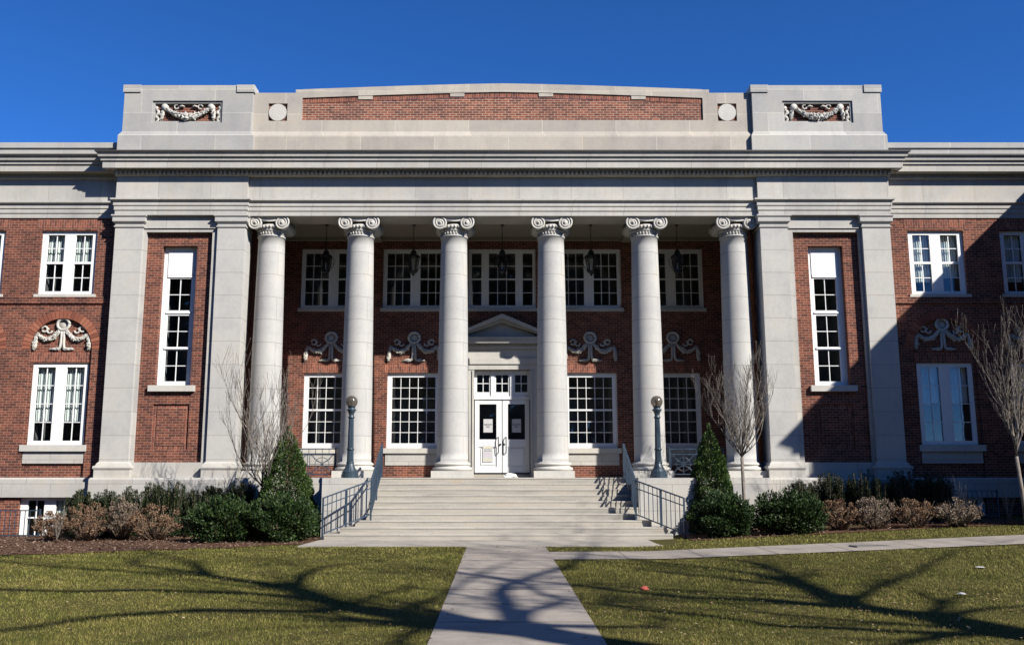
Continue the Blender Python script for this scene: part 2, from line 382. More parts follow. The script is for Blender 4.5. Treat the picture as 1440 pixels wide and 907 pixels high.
# planting beds along the foot of the building
BEDL = lambda x: 20.55+(x+11)*.62 if x < -7 else 23.03+(x+7)*.30
def bed(name, x0, x1, near, far):
    return strip(name, x0, x1, near, lambda x: far, MULCH, .012)
BL = lambda x: .13*np.sin(x*2.1)+.08*np.sin(x*5.3+1)+20.6+np.clip(x+12, 0, 4.5)*.33+np.clip(x+7.5, 0, 4)*.42
BRr = lambda x: 23.6+.12*(x-4.7)
bed('mulch_bed', -19, -4.72, BL, 28.2); bed('mulch_bed', 4.72, 14.2, BRr, 28.2)

# ------------------------------------------------------------------ the building
B = empty('college_building', (0, 29, 0), 'long red brick hall with limestone portico of six columns', 'building')
BO = Vector((0, 29, 0))
def part(m, name, mat, parent=None, label=None):
    o = m.obj(name, mat, parent or B)
    if parent is None: o.location = -BO
    if label: o['label'] = label
    return o
# object coords of parts equal world coords because the mesh data are in world coordinates
PX = 11.99
YP, YC, YW, YR = 27.75, 27.86, 28.1, 31.45
P = 1.6
GLH = .86
def pane_obj(lights, Y, win):
    for a, b, c, d, *_ in lights: MB().quad((a, Y, c), (b, Y, c), (b, Y, d), (a, Y, d)).obj('pane', GLASS, win)
def window(x0, x1, z0, z1, Y, lights, blind=None, mat=WHITE, fd=.055, room=True, mw=.02):
    """white frame with glazing bars (one mesh), panes, a room behind and a blind"""
    m = MB(); m.wall(x0, x1, z0, z1, Y, [l[:4] for l in lights], fd)
    for a, b, c, d, nx, nz in lights:
        for i in range(1, nx): x = a+(b-a)*i/nx; m.box(x-mw/2, x+mw/2, Y+.030, Y+fd+.004, c, d)
        for j in range(1, nz): z = c+(d-c)*j/nz; m.box(a, b, Y+.032, Y+fd+.003, z-mw/2, z+mw/2)
    w = part(m, 'window', mat)
    pane_obj(lights, Y+fd-.012, w)
    if room:
        r = MB(); e = Y+1.4; f = Y+fd+.02
        r.quad((x0, e, z0), (x1, e, z0), (x1, e, z1), (x0, e, z1)); r.quad((x0, f, z0), (x0, e, z0), (x0, e, z1), (x0, f, z1))
        r.quad((x1, f, z0), (x1, f, z1), (x1, e, z1), (x1, e, z0)); r.quad((x0, f, z1), (x0, e, z1), (x1, e, z1), (x1, f, z1)); r.quad((x0, f, z0), (x1, f, z0), (x1, e, z0), (x0, e, z0))
        r.obj('room_lining', ROOM, w)
    if blind:
        for (a, b, c, d, *_), zb in zip(lights, blind):
            if zb is None or zb >= d: continue
            k = MB(); n = 24; yb = Y+.17
            pts = [(a-.03+(b-a+.06)*i/n, yb+.018*math.sin(i*1.9)+.01*math.sin(i*4.1)) for i in range(n+1)]
            zb2 = max(zb, c-.02)
            for (xa, ya), (xb, y2) in zip(pts, pts[1:]): k.quad((xa, ya, zb2), (xb, y2, zb2), (xb, y2, d+.02), (xa, ya, d+.02))
            k.obj('blind', CURT, w)
    return w

# --- entablature
LOW = [(-.3, 9.62), (.035, 9.62), (.035, 9.765), (.06, 9.775), (.06, 9.91), (.085, 9.92), (.085, 10.045), (.10, 10.05), (.16, 10.085), (.16, 10.135), (.035, 10.15), (.035, 10.87), (-.3, 10.87)]
HIGH = [(-.4, 10.865), (.09, 10.865), (.11, 10.90), (.11, 11.03), (.19, 11.045), (.21, 11.06), (.345, 11.05), (.36, 11.03), (.37, 11.03), (.375, 11.245), (.42, 11.25), (.43, 11.335), (.44, 11.35), (.485, 11.36), (.505, 11.47), (.54, 11.475), (.545, 11.50)]
CAPF = [(.545, 11.50), (.565, 11.495), (.565, 11.535), (-.4, 11.57)]
FOOT = [(-PX, 29.0), (-PX, YP), (-7.97, YP), (-7.97, YC), (7.97, YC), (7.97, YP), (PX, YP), (PX, 29.0)]
FOOTC = [(-PX, 29.0), (-PX, YP), (PX, YP), (PX, 29.0)]
part(MB().sweep(FOOT, LOW), 'entablature', STONE_TRIM)
cor = part(MB().sweep(FOOTC, HIGH), 'cornice', STONE_TRIM)
MB().sweep(FOOTC, CAPF).obj('flashing', FLASH, cor)
m = MB(); x = -PX-.05
while x < PX+.05: m.box(x, x+.075, YP-.185, YP-.10, 10.91, 11.03); x += .135
m.obj('dentil_band', STONE_TRIM, cor)
WL = [(-19.5, YW), (-11.7, YW)]
WX = 18.2; WY = 20.0
WRt = [(11.7, YW), (WX, YW), (WX, WY), (30, WY), (30, 42)]
for path in (WL, WRt):
    part(MB().sweep(path, LOW), 'entablature', STONE_TRIM)
    c2 = part(MB().sweep(path, HIGH), 'cornice', STONE_TRIM); MB().sweep(path, CAPF).obj('flashing', FLASH, c2)
    part(MB().sweep(path, [(-.02, 11.5), (-.02, 11.9), (.03, 11.925), (.03, 12.10), (-.45, 12.11), (-.45, 11.3)]), 'parapet', STONE_ATTIC)
# --- attic over the portico
AT = 27.97
def attic_block(sx):
    a, b = sorted((sx*7.97, sx*12.08)); pth = [(a, 30.5), (a, AT), (b, AT), (b, 30.5)]
    m = MB(); m.sweep(pth, [(.09, 11.5), (.09, 12.27), (.02, 12.40), (0, 12.43)])
    ha, hb = sorted((sx*11.17, sx*8.93)); h = (ha, hb, 12.72, 13.46)
    m.wall(a, b, 12.43, 13.98, AT, [h], .05)
    i = .07; m2 = (ha+i, hb-i, 12.72+i, 13.46-i)
    m.wall(ha, hb, 12.72, 13.46, AT+.05, [m2], .10)
    m.quad((a, AT, 12.43), (a, AT, 13.98), (a, 30.5, 13.98), (a, 30.5, 12.43)); m.quad((b, AT, 12.43), (b, 30.5, 12.43), (b, 30.5, 13.98), (b, AT, 13.98))
    m.quad((a, AT, 13.98), (b, AT, 13.98), (b, 30.5, 13.98), (a, 30.5, 13.98)); m.quad((a, 30.5, 11.5), (b, 30.5, 11.5), (b, 30.5, 13.98), (a, 30.5, 13.98))
    m.box(a-.04, a+.52, AT-.035, AT+.5, 13.74, 13.985); m.box(b-.52, b+.04, AT-.035, AT+.5, 13.741, 13.984)
    blk = part(m, 'attic_block', STONE_ATTIC)
    MB().quad((ha+i, AT+.148, 12.72+i), (hb-i, AT+.148, 12.72+i), (hb-i, AT+.148, 13.46-i), (ha+i, AT+.148, 13.46-i)).obj('brick_panel', BRICK, blk)
    festoon_long(sx*10.05, 13.09, AT+.12).obj('festoon', STONE_CARVE, blk)
def wig(pts, r, seed, n=3):
    """resample a polyline into a knobbly carved garland"""
    rr = random.Random(seed); out = []; rad = []
    for (p, q), (ra, rb) in zip(zip(pts, pts[1:]), zip(r, r[1:])):
        for k in range(n): t = k/n; out.append(Vector(p).lerp(Vector(q), t)); rad.append((ra+(rb-ra)*t)*rr.uniform(.78, 1.18))
    out.append(Vector(pts[-1])); rad.append(r[-1]); return out, rad
def garland(m, pts, r, seed, n=3, sides=9):
    p, q = wig(pts, r, seed, n); m.tube(p, [x*.86 for x in q], sides, fy=.8)
    rr = random.Random(seed+1)                      # leaf and fruit lumps along it
    for a, b in zip(p, q):
        for _ in range(5):
            an = rr.uniform(-1.5, 1.5); c = a+Vector((rr.uniform(-.6, .6)*b, -abs(math.cos(an))*b*.75, math.sin(an)*b*.8)); s = b*rr.uniform(.20, .36); u = Vector((rr.uniform(-1, 1), -.35, rr.uniform(-1, 1))).normalized()*s*1.5
            m.tube([c-u, c, c+u], [s*.25, s*.8, s*.1], 5, smooth=False)
def arcpts(cx, cz, r, a0, a1, y, n=10, k=1.): return [(cx+r*(1+(k-1)*i/n)*math.cos(R(a0+(a1-a0)*i/n)), y, cz+r*(1+(k-1)*i/n)*math.sin(R(a0+(a1-a0)*i/n))) for i in range(n+1)]
def festoon_long(cx, cz, y):
    m = MB(); y -= .03
    pts = [(cx+x, y-.02, cz+.17-.33*(1-(x/.72)**2)) for x in np.linspace(-.72, .72, 13)]
    garland(m, pts, [.05+.085*(1-abs(i-6)/6.5) for i in range(13)], int(cx*9))
    for s in (-1, 1):
        m.tube([(cx+s*.74, y-.06, cz+.17), (cx+s*.74, y+.05, cz+.17)], [.11, .12], 12)
        garland(m, [(cx+s*.80, y, cz+.12), (cx+s*.82, y, cz-.05), (cx+s*.83, y, cz-.22)], [.07, .085, .06], int(cx*3)+s)
        m.tube([(cx+s*(.98+.05*math.sin(i*1.3)), y+.01, cz+.2-.5*i/10) for i in range(11)], [.05+.02*math.sin(i*2.) for i in range(11)], 6, fy=.6)
        m.tube(arcpts(cx+s*.38, cz+.2, .07, 0, 300*s, y+.01), .025, 5); m.tube([(cx+s*.30, y, cz+.2), (cx+s*.2, y, cz+.23), (cx+s*.12, y, cz+.2)], [.03, .035, .02], 5)
    return m
def festoon_ribbon(cx, cz, y, k=1.):
    """round medallion with a swag, hanging drop and curled ribbon to each side"""
    m = MB(); y -= .035; f = lambda x, z: (cx+x*k, y, cz+z*k)
    m.tube([(cx+.185*k*math.cos(t), y-.01, cz+.40*k+.175*k*math.sin(t)) for t in np.linspace(0, 2*math.pi, 21)], .045*k, 7)
    m.tube([(cx, y+.030, cz+.40*k), (cx, y+.05, cz+.40*k)], [.17*k, .18*k], 18)
    for s in (-1, 1):
        garland(m, [f(s*.10, .20), f(s*.22, .06), f(s*.36, -.055), f(s*.50, -.075), f(s*.64, -.02), f(s*.76, .08)], [.06, .08, .092, .09, .075, .055], int(cx*7)+s)
        garland(m, [f(s*.79, .09), f(s*.83, -.08), f(s*.84, -.24), f(s*.85, -.36)], [.055, .075, .088, .06], int(cx*5)+s*3)
        m.tube(arcpts(cx+s*.58*k, cz+.25*k, .085*k, 90-90*s, 90-90*s+s*330, y+.01), .032*k, 6); m.tube(arcpts(cx+s*.42*k, cz+.20*k, .075*k, 90+90*s, 90+90*s+s*250, y+.01), .03*k, 6)
        m.tube([f(s*.035, .2), f(s*.04, 0), f(s*.042, -.2), f(s*.06, -.33), f(s*.16, -.375), f(s*.33, -.375)], [.038*k, .04*k, .045*k, .045*k, .04*k, .025*k], 7)
        garland(m, [f(s*.08, -.37), f(s*.2, -.36), f(s*.36, -.375)], [.05, .055, .03], int(cx*11)+s)
    return m
for sx in (-1, 1): attic_block(sx)
AC = 28.10
ztop = lambda x: 14.10-.21*(abs(x)/6.64)**1.3 if abs(x) <= 6.64 else 13.78
m = MB(); m.sweep([(-7.97, AC), (7.97, AC)], [(.09, 11.5), (.09, 12.30), (.02, 12.44), (0, 12.47)], caps=False)
for s in (-1, 1):
    a, b = sorted((s*6.64, s*7.97)); h = tuple(sorted((s*7.5, s*6.89)))+(12.83, 13.42)
    m.wall(a, b, 12.47, 13.78, AC, [h], .06); m.quad((a, AC, 13.78), (b, AC, 13.78), (b, AC+.5, 13.78), (a, AC+.5, 13.78))
    m.quad((s*6.64, AC, 13.78), (s*6.64, AC, 13.89), (s*6.64, AC+.5, 13.89), (s*6.64, AC+.5, 13.78))
    c, d = sorted((s*6.42, s*6.64)); m.quad((c, AC, 12.47), (d, AC, 12.47), (d, AC, 13.89), (c, AC, 13.89)); m.quad((s*6.42, AC, 12.86), (s*6.42, AC, 13.6), (s*6.42, AC+.05, 13.6), (s*6.42, AC+.05, 12.86))
X = np.linspace(-6.42, 6.42, 41)
m.wall(-6.42, 6.42, 12.47, 12.86, AC, [], .05); m.quad((-6.42, AC, 12.86), (6.42, AC, 12.86), (6.42, AC+.05, 12.86), (-6.42, AC+.05, 12.86))
bp = MB(); so = MB()
for a, b in zip(X, X[1:]):
    ta, tb = ztop(a), ztop(b); e = AC+.05
    m.quad((a, AC, ta-.29), (b, AC, tb-.29), (b, AC, tb), (a, AC, ta)); m.quad((a, AC, ta), (b, AC, tb), (b, AC+.6, tb), (a, AC+.6, ta)); m.quad((a, AC, ta-.29), (a, e, ta-.29), (b, e, tb-.29), (b, AC, tb-.29))
    bp.quad((a, e, 12.84), (b, e, 12.84), (b, e, tb-.46), (a, e, ta-.46)); so.quad((a, e-.012, ta-.462), (b, e-.012, tb-.462), (b, e-.012, tb-.27), (a, e-.012, ta-.27))
m.box(-7.97, 7.97, AC+.55, AC+.6, 11.5, 13.75)
att = part(m, 'attic_wall', STONE_WARM); bp.obj('brick_panel', BRICK_PALE, att); so.obj('soldier_course', SOLDIER, att)
for x in (-4.4, -1.45, 1.4, 4.37): MB().box(x-.23, x+.23, AC+.012, AC+.06, ztop(x)-.41, ztop(x)-.285).obj('keystone', STONE_WARM, att)
for s in (-1, 1):
    MB().quad((s*7.5, AC+.058, 12.83), (s*6.89, AC+.058, 12.83), (s*6.89, AC+.058, 13.42), (s*7.5, AC+.058, 13.42)).obj('brick_panel', BRICK, att)
    d = MB(); n = 40; c = [(s*7.195+.285*math.cos(2*math.pi*i/n), 13.125+.285*math.sin(2*math.pi*i/n)) for i in range(n)]; d.prismy(c, AC+.005, AC+.07); d.obj('roundel', STONE_CARVE, att)
part(MB().box(-11.9, 11.9, 28.7, 44, 13.2, 13.4).box(-19.4, -11.9, 28.6, 44, 11.35, 11.5).box(11.9, 29.5, 28.6, 44, 11.35, 11.5).box(18.7, 29.5, 20.5, 28.7, 11.351, 11.501), 'roof', ROOF)

# --- the two end pavilions
def pilaster(x0, x1, yb=28.55):
    m = MB().sweep([(x0, yb), (x0, YP), (x1, YP), (x1, yb)], [(.0, 2.05), (0, 9.22), (.03, 9.235), (.035, 9.28), (.005, 9.29), (.005, 9.365), (.05, 9.38), (.075, 9.41), (.075, 9.55), (.11, 9.575), (.11, 9.618)], caps=False)
    p = part(m, 'pilaster', STONE_PIL)
    MB().sweep([(x0, yb), (x0, YP), (x1, YP), (x1, yb)], [(.10, 1.6), (.10, 1.835), (.12, 1.845), (.135, 1.89), (.12, 1.94), (.075, 1.95), (.06, 2.0), (.03, 2.04), (0, 2.07)], caps=False).obj('pilaster_base', STONE_TRIM, p)
    return p
for s in (-1, 1):
    pilaster(*sorted((s*11.99, s*11.13))); pilaster(*sorted((s*8.82, s*7.97)))
    a, b = sorted((s*11.95, s*8.0)); ha, hb = sorted((s*11.05, s*9.0))
    part(MB().wall(a, b, 1.6, 9.618, YP+.10, [(ha, hb, 2.05, 9.11)], .16), 'pavilion_wall', STONE)
    part(MB().box(ha-.12, hb+.12, YP+.06, YP+.101, 9.22, 9.24), 'string_moulding', STONE_TRIM)
    cx = s*10.03; YB = 28.0; w0, w1 = cx-.54, cx+.54
    pa, pb = cx-.55, cx+.55
    m = MB().wall(ha, hb, 2.05, 9.11, YB, [(w0, w1, 4.35, 8.70), (pa, pb, 2.43, 3.79)], .24)
    pw = part(m, 'brick_panel', BRICK)
    k = MB().wall(pa, pb, 2.43, 3.79, YB+.05, [(pa+.12, pb-.12, 2.55, 3.67)], .03); k.obj('panel_border', SOLDIER, pw)
    MB().box(pa+.121, pb-.121, YB+.03, YB+.2, 2.551, 3.669).obj('panel_field', BRICK, pw)
    f0, f1 = cx-.50, cx+.50; g0, g1 = cx-.34, cx+.34
    YF = 28.19
    w = window(w0, w1, 4.35, 8.70, YF, [(g0, g1, 4.5, 5.46, 2, 2), (g0, g1, 5.56, 6.54, 2, 2), (g0, g1, 6.70, 7.70, 2, 2)], mw=.022)
    MB().box(cx-.40, cx+.40, YF-.022, YF+.02, 7.80, 8.52).obj('head_panel', WHITE, w)
    for zz in (5.49, 6.6, 7.74): MB().box(cx-.39, cx+.39, YF-.03, YF+.01, zz, zz+.05).obj('meeting_rail', WHITE, w)
    part(MB().box(cx-.70, cx+.70, 27.88, 28.2, 4.17, 4.35), 'sill', STONE_CARVE)
    # brick return wall of the porch, and the plinth below
    part(MB().box(*sorted((s*8.02, s*8.3)), 28.5, YR, 1.6, 9.9), 'porch_side_wall', BRICK)
    e0, e1 = sorted((s*12.18, s*7.80))
    part(MB().sweep([(e0, 29), (e0, 27.56), (e1, 27.56), (e1, 29)], [(0, -.6), (0, 1.54), (-.03, 1.60), (-.5, 1.601)]), 'plinth', STONE)
# --- podium under the colonnade, porch floor and ceiling
for s, xe in ((-1, 4.98), (1, 5.32)):
    part(MB().box(*sorted((s*7.81, s*3.72)), 27.36, 31.3, -.4, 1.597), 'podium', STONE)
    part(MB().box(*sorted((s*3.72, s*xe)), 25.8, 27.359, -.4, 1.595), 'cheek_wall', STONE)
part(MB().box(-3.719, 3.719, 27.37, 31.449, 1.3, 1.598), 'porch_floor', STEP)
part(MB().box(-8.01, 8.01, 27.90, 28.86, 9.632, 10.6), 'portico_beam', STONE_TRIM)
m = MB().box(-8.3, 8.3, 28.861, 31.6, 9.86, 10.0)
for x in (-4.48, -1.53, 1.53, 4.48): m.box(x-.3, x+.3, 28.861, YR, 9.70, 9.8605)
m.box(-8, 8, YR-.14, YR, 9.74, 9.8602)
part(m, 'porch_ceiling', CEIL)

# --- columns
def column_proto():
    c = empty('column', (0, 0, 0), None, None)
    sh = MB(); pr = []
    for i in range(25):
        t = i/24; r = .478-.07*t-.012*math.sin(t*math.pi)*-1; pr.append((r, 2.05+t*6.96))
    pr = [(.50, 2.03), (.495, 2.07)]+pr+[(.425, 9.015), (.44, 9.03), (.44, 9.06), (.41, 9.07)]
    sh.lathe(0, 0, pr, 40); sh.obj('shaft', STONE_DRUM, c)
    b = MB().box(-.605, .605, -.605, .605, 1.6, 1.80)
    b.lathe(0, 0, [(.56, 1.80), (.60, 1.83), (.605, 1.86), (.59, 1.90), (.54, 1.915), (.515, 1.94), (.52, 1.96), (.555, 1.975), (.56, 2.0), (.54, 2.03), (.50, 2.045)], 40)
    b.obj('column_base', STONE_CARVE, c)
    k = MB().lathe(0, 0, [(.405, 9.06), (.405, 9.20), (.43, 9.205), (.435, 9.235), (.415, 9.25), (.45, 9.29), (.47, 9.34), (.45, 9.40)], 40)
    for i in range(28):          # leaves of the necking and the egg course
        a = 2*math.pi*i/28; x, y = .408*math.cos(a), .408*math.sin(a); k.tube([(x, y, 9.085), (x*1.03, y*1.03, 9.13), (x*1.01, y*1.01, 9.185)], [.014, .022, .008], 5)
        x, y = .47*math.cos(a+.11), .47*math.sin(a+.11); k.tube([(x*.96, y*.96, 9.27), (x*1.03, y*1.03, 9.32), (x, y, 9.37)], [.016, .03, .018], 6)
    for s in (-1, 1):
        k.tube([(s*.41, -.50, 9.43), (s*.41, -.40, 9.43), (s*.41, 0, 9.43), (s*.41, .40, 9.43), (s*.41, .5, 9.43)], [.205, .20, .14, .20, .205], 24)
        for yy in (-.50, .50):
            q = 64; sp = []; rr = []
            for i in range(q+1):
                t = i/q; a = R(90)+s*-1*t*2*math.pi*2.4; r = .21*(1-t)**.85+.02; sp.append((s*.41-0*s+r*math.cos(a)*1., yy, 9.43+r*math.sin(a))); rr.append(.034*(1-t*.55))
            k.tube(sp, rr, 6); k.tube([(s*.41, yy-.035, 9.43), (s*.41, yy+.035, 9.43)], [.04, .04], 10)
    k.box(-.41, .41, -.475, .475, 9.47, 9.615); k.tube([(-.41, -.50, 9.625), (-.2, -.5, 9.612), (.2, -.5, 9.612), (.41, -.50, 9.625)], .03, 6)
    k.tube([(-.22, -.49, 9.50), (0, -.49, 9.475), (.22, -.49, 9.50)], .022, 6)
    k.box(-.50, .50, -.46, .46, 9.60, 9.64)
    k.obj('capital', STONE_CARVE, c)
    return c
c0 = column_proto()
for i, x in enumerate((-7.29, -4.48, -1.53, 1.53, 4.48, 7.29)):
    c = c0 if i == 0 else copy_tree(c0)
    c.parent = B; c.location = Vector((x, 28.4, 0))-BO
# --- rear wall of the porch
RW = []
LWX = [-5.87, -3.02, 3.02, 5.87]
for x in LWX: RW += [(x-.90, x+.90, 2.57, 5.12), (x-1.12, x+1.12, 7.36, 9.47)]
RW += [(-1.17, 1.17, 7.36, 9.47), (-.97, .97, 1.6, 5.2)]
part(MB().wall(-8.3, 8.3, 1.59, 9.9, YR, RW, .16), 'porch_wall', BRICK)
for x in LWX:
    Y = YR+.09
    window(x-.90, x+.90, 2.57, 5.12, Y, [(x-.74, x+.74, 2.74, 3.83, 5, 3), (x-.74, x+.74, 3.89, 4.98, 5, 3)], mw=.019)
    part(MB().box(x-1.0, x+1.0, YR-.09, YR+.1, 2.40, 2.57), 'sill', STONE_CARVE)
    part(MB().box(x-.92, x+.92, YR-.03, YR+.05, 2.0, 2.399), 'apron_panel', STONE)
    part(MB().box(x-1.0, x+1.0, YR-.008, YR+.02, 5.122, 5.42), 'flat_arch', SOLDIER)
    window(x-1.12, x+1.12, 7.36, 9.47, Y, [(x+a, x+b, c, d, 3, 2) for a, b in ((-.98, -.17), (.17, .98)) for c, d in ((7.48, 8.38), (8.43, 9.33))], mw=.022)
    part(MB().box(x-1.18, x+1.18, YR-.07, YR+.1, 7.24, 7.36), 'sill', STONE_CARVE)
    part(festoon_ribbon(x, 5.92, YR, 1.02), 'festoon', STONE_CARVE)
Y = YR+.09
window(-1.17, 1.17, 7.36, 9.47, Y, [(a, b, c, d, n, 2) for a, b, n in ((-1.06, -.72, 1), (-.46, .46, 3), (.72, 1.06, 1)) for c, d in ((7.48, 8.38), (8.43, 9.33))], mw=.022)
part(MB().box(-1.23, 1.23, YR-.07, YR+.1, 7.24, 7.36), 'sill', STONE_CARVE)
# doorway
m = MB()
for s in (-1, 1): m.box(*sorted((s*.955, s*1.20)), YR-.12, YR+.14, 1.6, 5.22); m.box(*sorted((s*.95, s*1.02)), YR-.155, YR-.118, 1.6, 5.20)
m.box(-1.26, 1.26, YR-.14, YR+.14, 5.222, 5.40); m.box(-1.30, 1.30, YR-.18, YR+.1, 5.402, 5.60); m.box(-1.26, 1.26, YR-.12, YR+.1, 5.602, 5.93)
m.box(-1.36, 1.36, YR-.22, YR+.1, 5.932, 6.02); m.box(-1.50, 1.50, YR-.38, YR+.1, 6.10, 6.22); m.box(-1.55, 1.55, YR-.42, YR+.1, 6.222, 6.30); m.box(-1.40, 1.40, YR-.20, YR+.1, 6.022, 6.098)
m.prismy([(-1.4, 6.302), (1.4, 6.302), (0, 6.86)], YR-.1, YR+.1)
for s in (-1, 1):
    m.prismy([(s*1.62, 6.302), (s*1.62, 6.41), (0, 7.10), (0, 6.94)], YR-.43, YR+.1); m.prismy([(s*1.5, 6.306), (s*1.46, 6.36), (0, 6.935), (0, 6.84)], YR-.30, YR+.1)
    for i in range(13): x = s*(.12+.10*i); z = 6.80-.40*abs(x)/1.45*1.0; m.box(x-.03, x+.03, YR-.19, YR-.1, z-.03, z+.045)
x = -1.3
while x < 1.28: m.box(x, x+.05, YR-.29, YR-.2, 6.03, 6.095); x += .1
ds = part(m, 'door_surround', STONE_CARVE)
part(MB().box(-1.02, 1.02, YR-.10, YR+.3, 1.598, 1.70), 'threshold', STEP)
YD = YR+.1
m = MB(); TL = [(-.86, -.44), (-.21, .21), (.44, .86)]
m.wall(-.955, .955, 4.22, 5.22, YD, [(a, b, 4.47, 5.06) for a, b in TL], .06); m.box(-.95, .95, YD-.04, YD+.02, 4.22, 4.33)
for x in (-.325, .325): m.box(x-.06, x+.06, YD-.035, YD+.01, 4.331, 5.21)
for a, b in TL: m.box((a+b)/2-.012, (a+b)/2+.012, YD+.015, YD+.06, 4.47, 5.06); m.box(a, b, YD+.018, YD+.058, 4.755, 4.78)
tw = part(m, 'transom_window', DOORW); pane_obj([(a, b, 4.47, 5.06) for a, b in TL], YD+.045, tw)
r = MB().box(-1.1, 1.1, YD+1.5, YD+1.6, 1.6, 5.3).box(-1.2, -1.1, YD+.1, YD+1.6, 1.6, 5.3).box(1.1, 1.2, YD+.1, YD+1.6, 1.6, 5.3); r.obj('room_lining', ROOM, tw)
def rbox(m, x0, x1, y0, y1, z0, z1): m.box(x0, x1, y0, y1, z0, z1)
for s in (-1, 1):
    a, b = sorted((s*.012, s*.925)); pc = s*.485
    m = MB(); h = (pc-.29, pc+.29, 2.87, 4.06); q = (pc-.30, pc+.30, 1.95, 2.62)
    m.wall(a, b, 1.705, 4.215, YD, [h, q], .035)
    m.wall(pc-.30, pc+.30, 1.95, 2.62, YD+.035, [], .01); m.box(pc-.24, pc+.24, YD+.015, YD+.034, 2.01, 2.56)
    m.quad((a, YD, 1.705), (a, YD+.05, 1.705), (a, YD+.05, 4.215), (a, YD, 4.215)); m.quad((b, YD, 1.705), (b, YD, 4.215), (b, YD+.05, 4.215), (b, YD+.05, 1.705))
    d = part(m, 'door', DOORW); pane_obj([h], YD+.028, d)
    hx = s*.13
    MB().tube([(hx, YD-.005, 2.95), (hx, YD-.07, 2.95), (hx, YD-.09, 2.88), (hx, YD-.09, 2.52), (hx, YD-.07, 2.42), (hx, YD-.005, 2.42)], .017, 8).obj('handle', IRONB, d)
    MB().tube([(s*.065, YD-.004, 2.70), (s*.065, YD-.03, 2.70)], .035, 12).obj('lock', IRONB, d)
    MB().box(a, b, YD-.012, YD-.001, 1.71, 1.76).obj('weather_strip', IRONB, d)

# --- the wings
def wing_wall(x0, x1, centres, s):
    holes = []
    for cx in centres: holes += [(cx-.87, cx+.87, 7.19, 9.22), (cx-.95, cx+.95, 1.6, 6.43, 5.48)]
    part(MB().wall(x0, x1, 1.58, 9.62, YW, holes, .10), 'wing_wall', BRICK)
    bh = [(cx-.88-.1*s*0, cx+.88, -.18, 1.02) for cx in centres]
    part(MB().wall(x0, x1, -.8, 1.021, YW-.03, bh, .14), 'basement_wall', BRICK)
    part(MB().sweep([(x0, YW-.12), (x1, YW-.12)], [(-.1, 1.02), (0, 1.022), (0, 1.55), (-.03, 1.60), (-.3, 1.602)]), 'water_table', STONE)
    part(MB().sweep([(x0, YW), (x1, YW)], [(0, 6.88), (.05, 6.90), (.05, 7.06), (.06, 7.065), (.06, 7.09), (0, 7.12)], caps=False), 'string_course', BRICK)
    for i, cx in enumerate(centres):
        Y = YW+.07
        part(MB().wall(cx-1, cx+1, 1.6, 6.5, YW+.10, [(cx-.86, cx+.86, 2.57, 5.06)], .1), 'arch_panel', BRICK)
        m = MB(); n = 28
        for k in range(n):
            a0, a1 = math.pi*k/n, math.pi*(k+1)/n; g = .06*(a1-a0)
            q = [(cx-r*math.cos(a), YW-.012, 5.48+r*math.sin(a)) for r, a in ((.953, a0+g), (.953, a1-g), (1.20, a1-g), (1.20, a0+g))]
            q2 = [(x, YW+.02, z) for x, _, z in q]; m.add(q+q2, [(0, 1, 2, 3), (0, 4, 5, 1), (1, 5, 6, 2), (2, 6, 7, 3), (3, 7, 4, 0)])
        part(m, 'brick_arch', ARCHB)
        part(festoon_ribbon(cx, 5.86, YW+.10, 1.0), 'festoon', STONE_CARVE)
        part(MB().box(cx-.948, cx+.948, YW+.08, YW+.11, 5.09, 5.40), 'flat_arch', SOLDIER)
        part(MB().box(cx-.98, cx+.98, YW-.008, YW+.02, 9.30, 9.58), 'flat_arch', SOLDIER)
        lo = [(cx+a, cx+b, 2.70, 4.94, 2, 4) for a, b in ((-.72, -.17), (.17, .72))]
        zb = (3.30, 3.30) if s < 0 else (3.85, 3.85)
        window(cx-.86, cx+.86, 2.57, 5.06, YW+.14, lo, blind=zb, mw=.024)
        up = [(cx+a, cx+b, c, d, 2, 2) for a, b in ((-.70, -.17), (.17, .70)) for c, d in ((7.30, 8.17), (8.24, 9.10))]
        window(cx-.87, cx+.87, 7.19, 9.22, YW+.08, up, blind=(None, 8.24, None, 8.24) if s < 0 else (7.62, 8.24, 7.75, 8.24), mw=.024)
        part(MB().box(cx-1.0, cx+1.0, YW-.05, YW+.2, 2.38, 2.57), 'sill', STONE_CARVE); part(MB().box(cx-.92, cx+.92, YW+.03, YW+.12, 2.02, 2.379), 'apron_panel', STONE)
        part(MB().box(cx-.95, cx+.95, YW-.055, YW+.1, 7.10, 7.19), 'sill', STONE_CARVE)
        window(cx-.88, cx+.88, -.18, 1.02, YW+.09, [(cx-.66, cx-.17, -.08, .40, 2, 1), (cx-.66, cx-.17, .44, .92, 2, 1), (cx+.17, cx+.66, -.08, .40, 2, 1), (cx+.17, cx+.66, .44, .92, 2, 1)], blind=(None, None, .5, .45), mw=.024)
t = NT('arch brick'); g = t.node('ShaderNodeNewGeometry')
ARCHB = t.base(t.ramp(g.outputs['Random Per Island'], [(0, (.17, .06, .04)), (.5, (.27, .095, .058)), (1, (.33, .13, .08))]), .9, .2)
wing_wall(-19.5, -11.7, (-13.55, -16.42), -1); wing_wall(11.7, 18.2, (13.55, 16.42), 1)
part(MB().sweep([(WX, YW+.3), (WX, WY), (30, WY), (30, 42)], [(0, -.8), (0, 9.62)], caps=False), 'return_wall', BRICK)
part(MB().sweep([(WX, YW-.13), (WX, WY), (30, WY), (30, 42)], [(0.1, 1.0), (.12, 1.02), (.12, 1.55), (.09, 1.60), (0, 1.602)], caps=False), 'water_table', STONE)

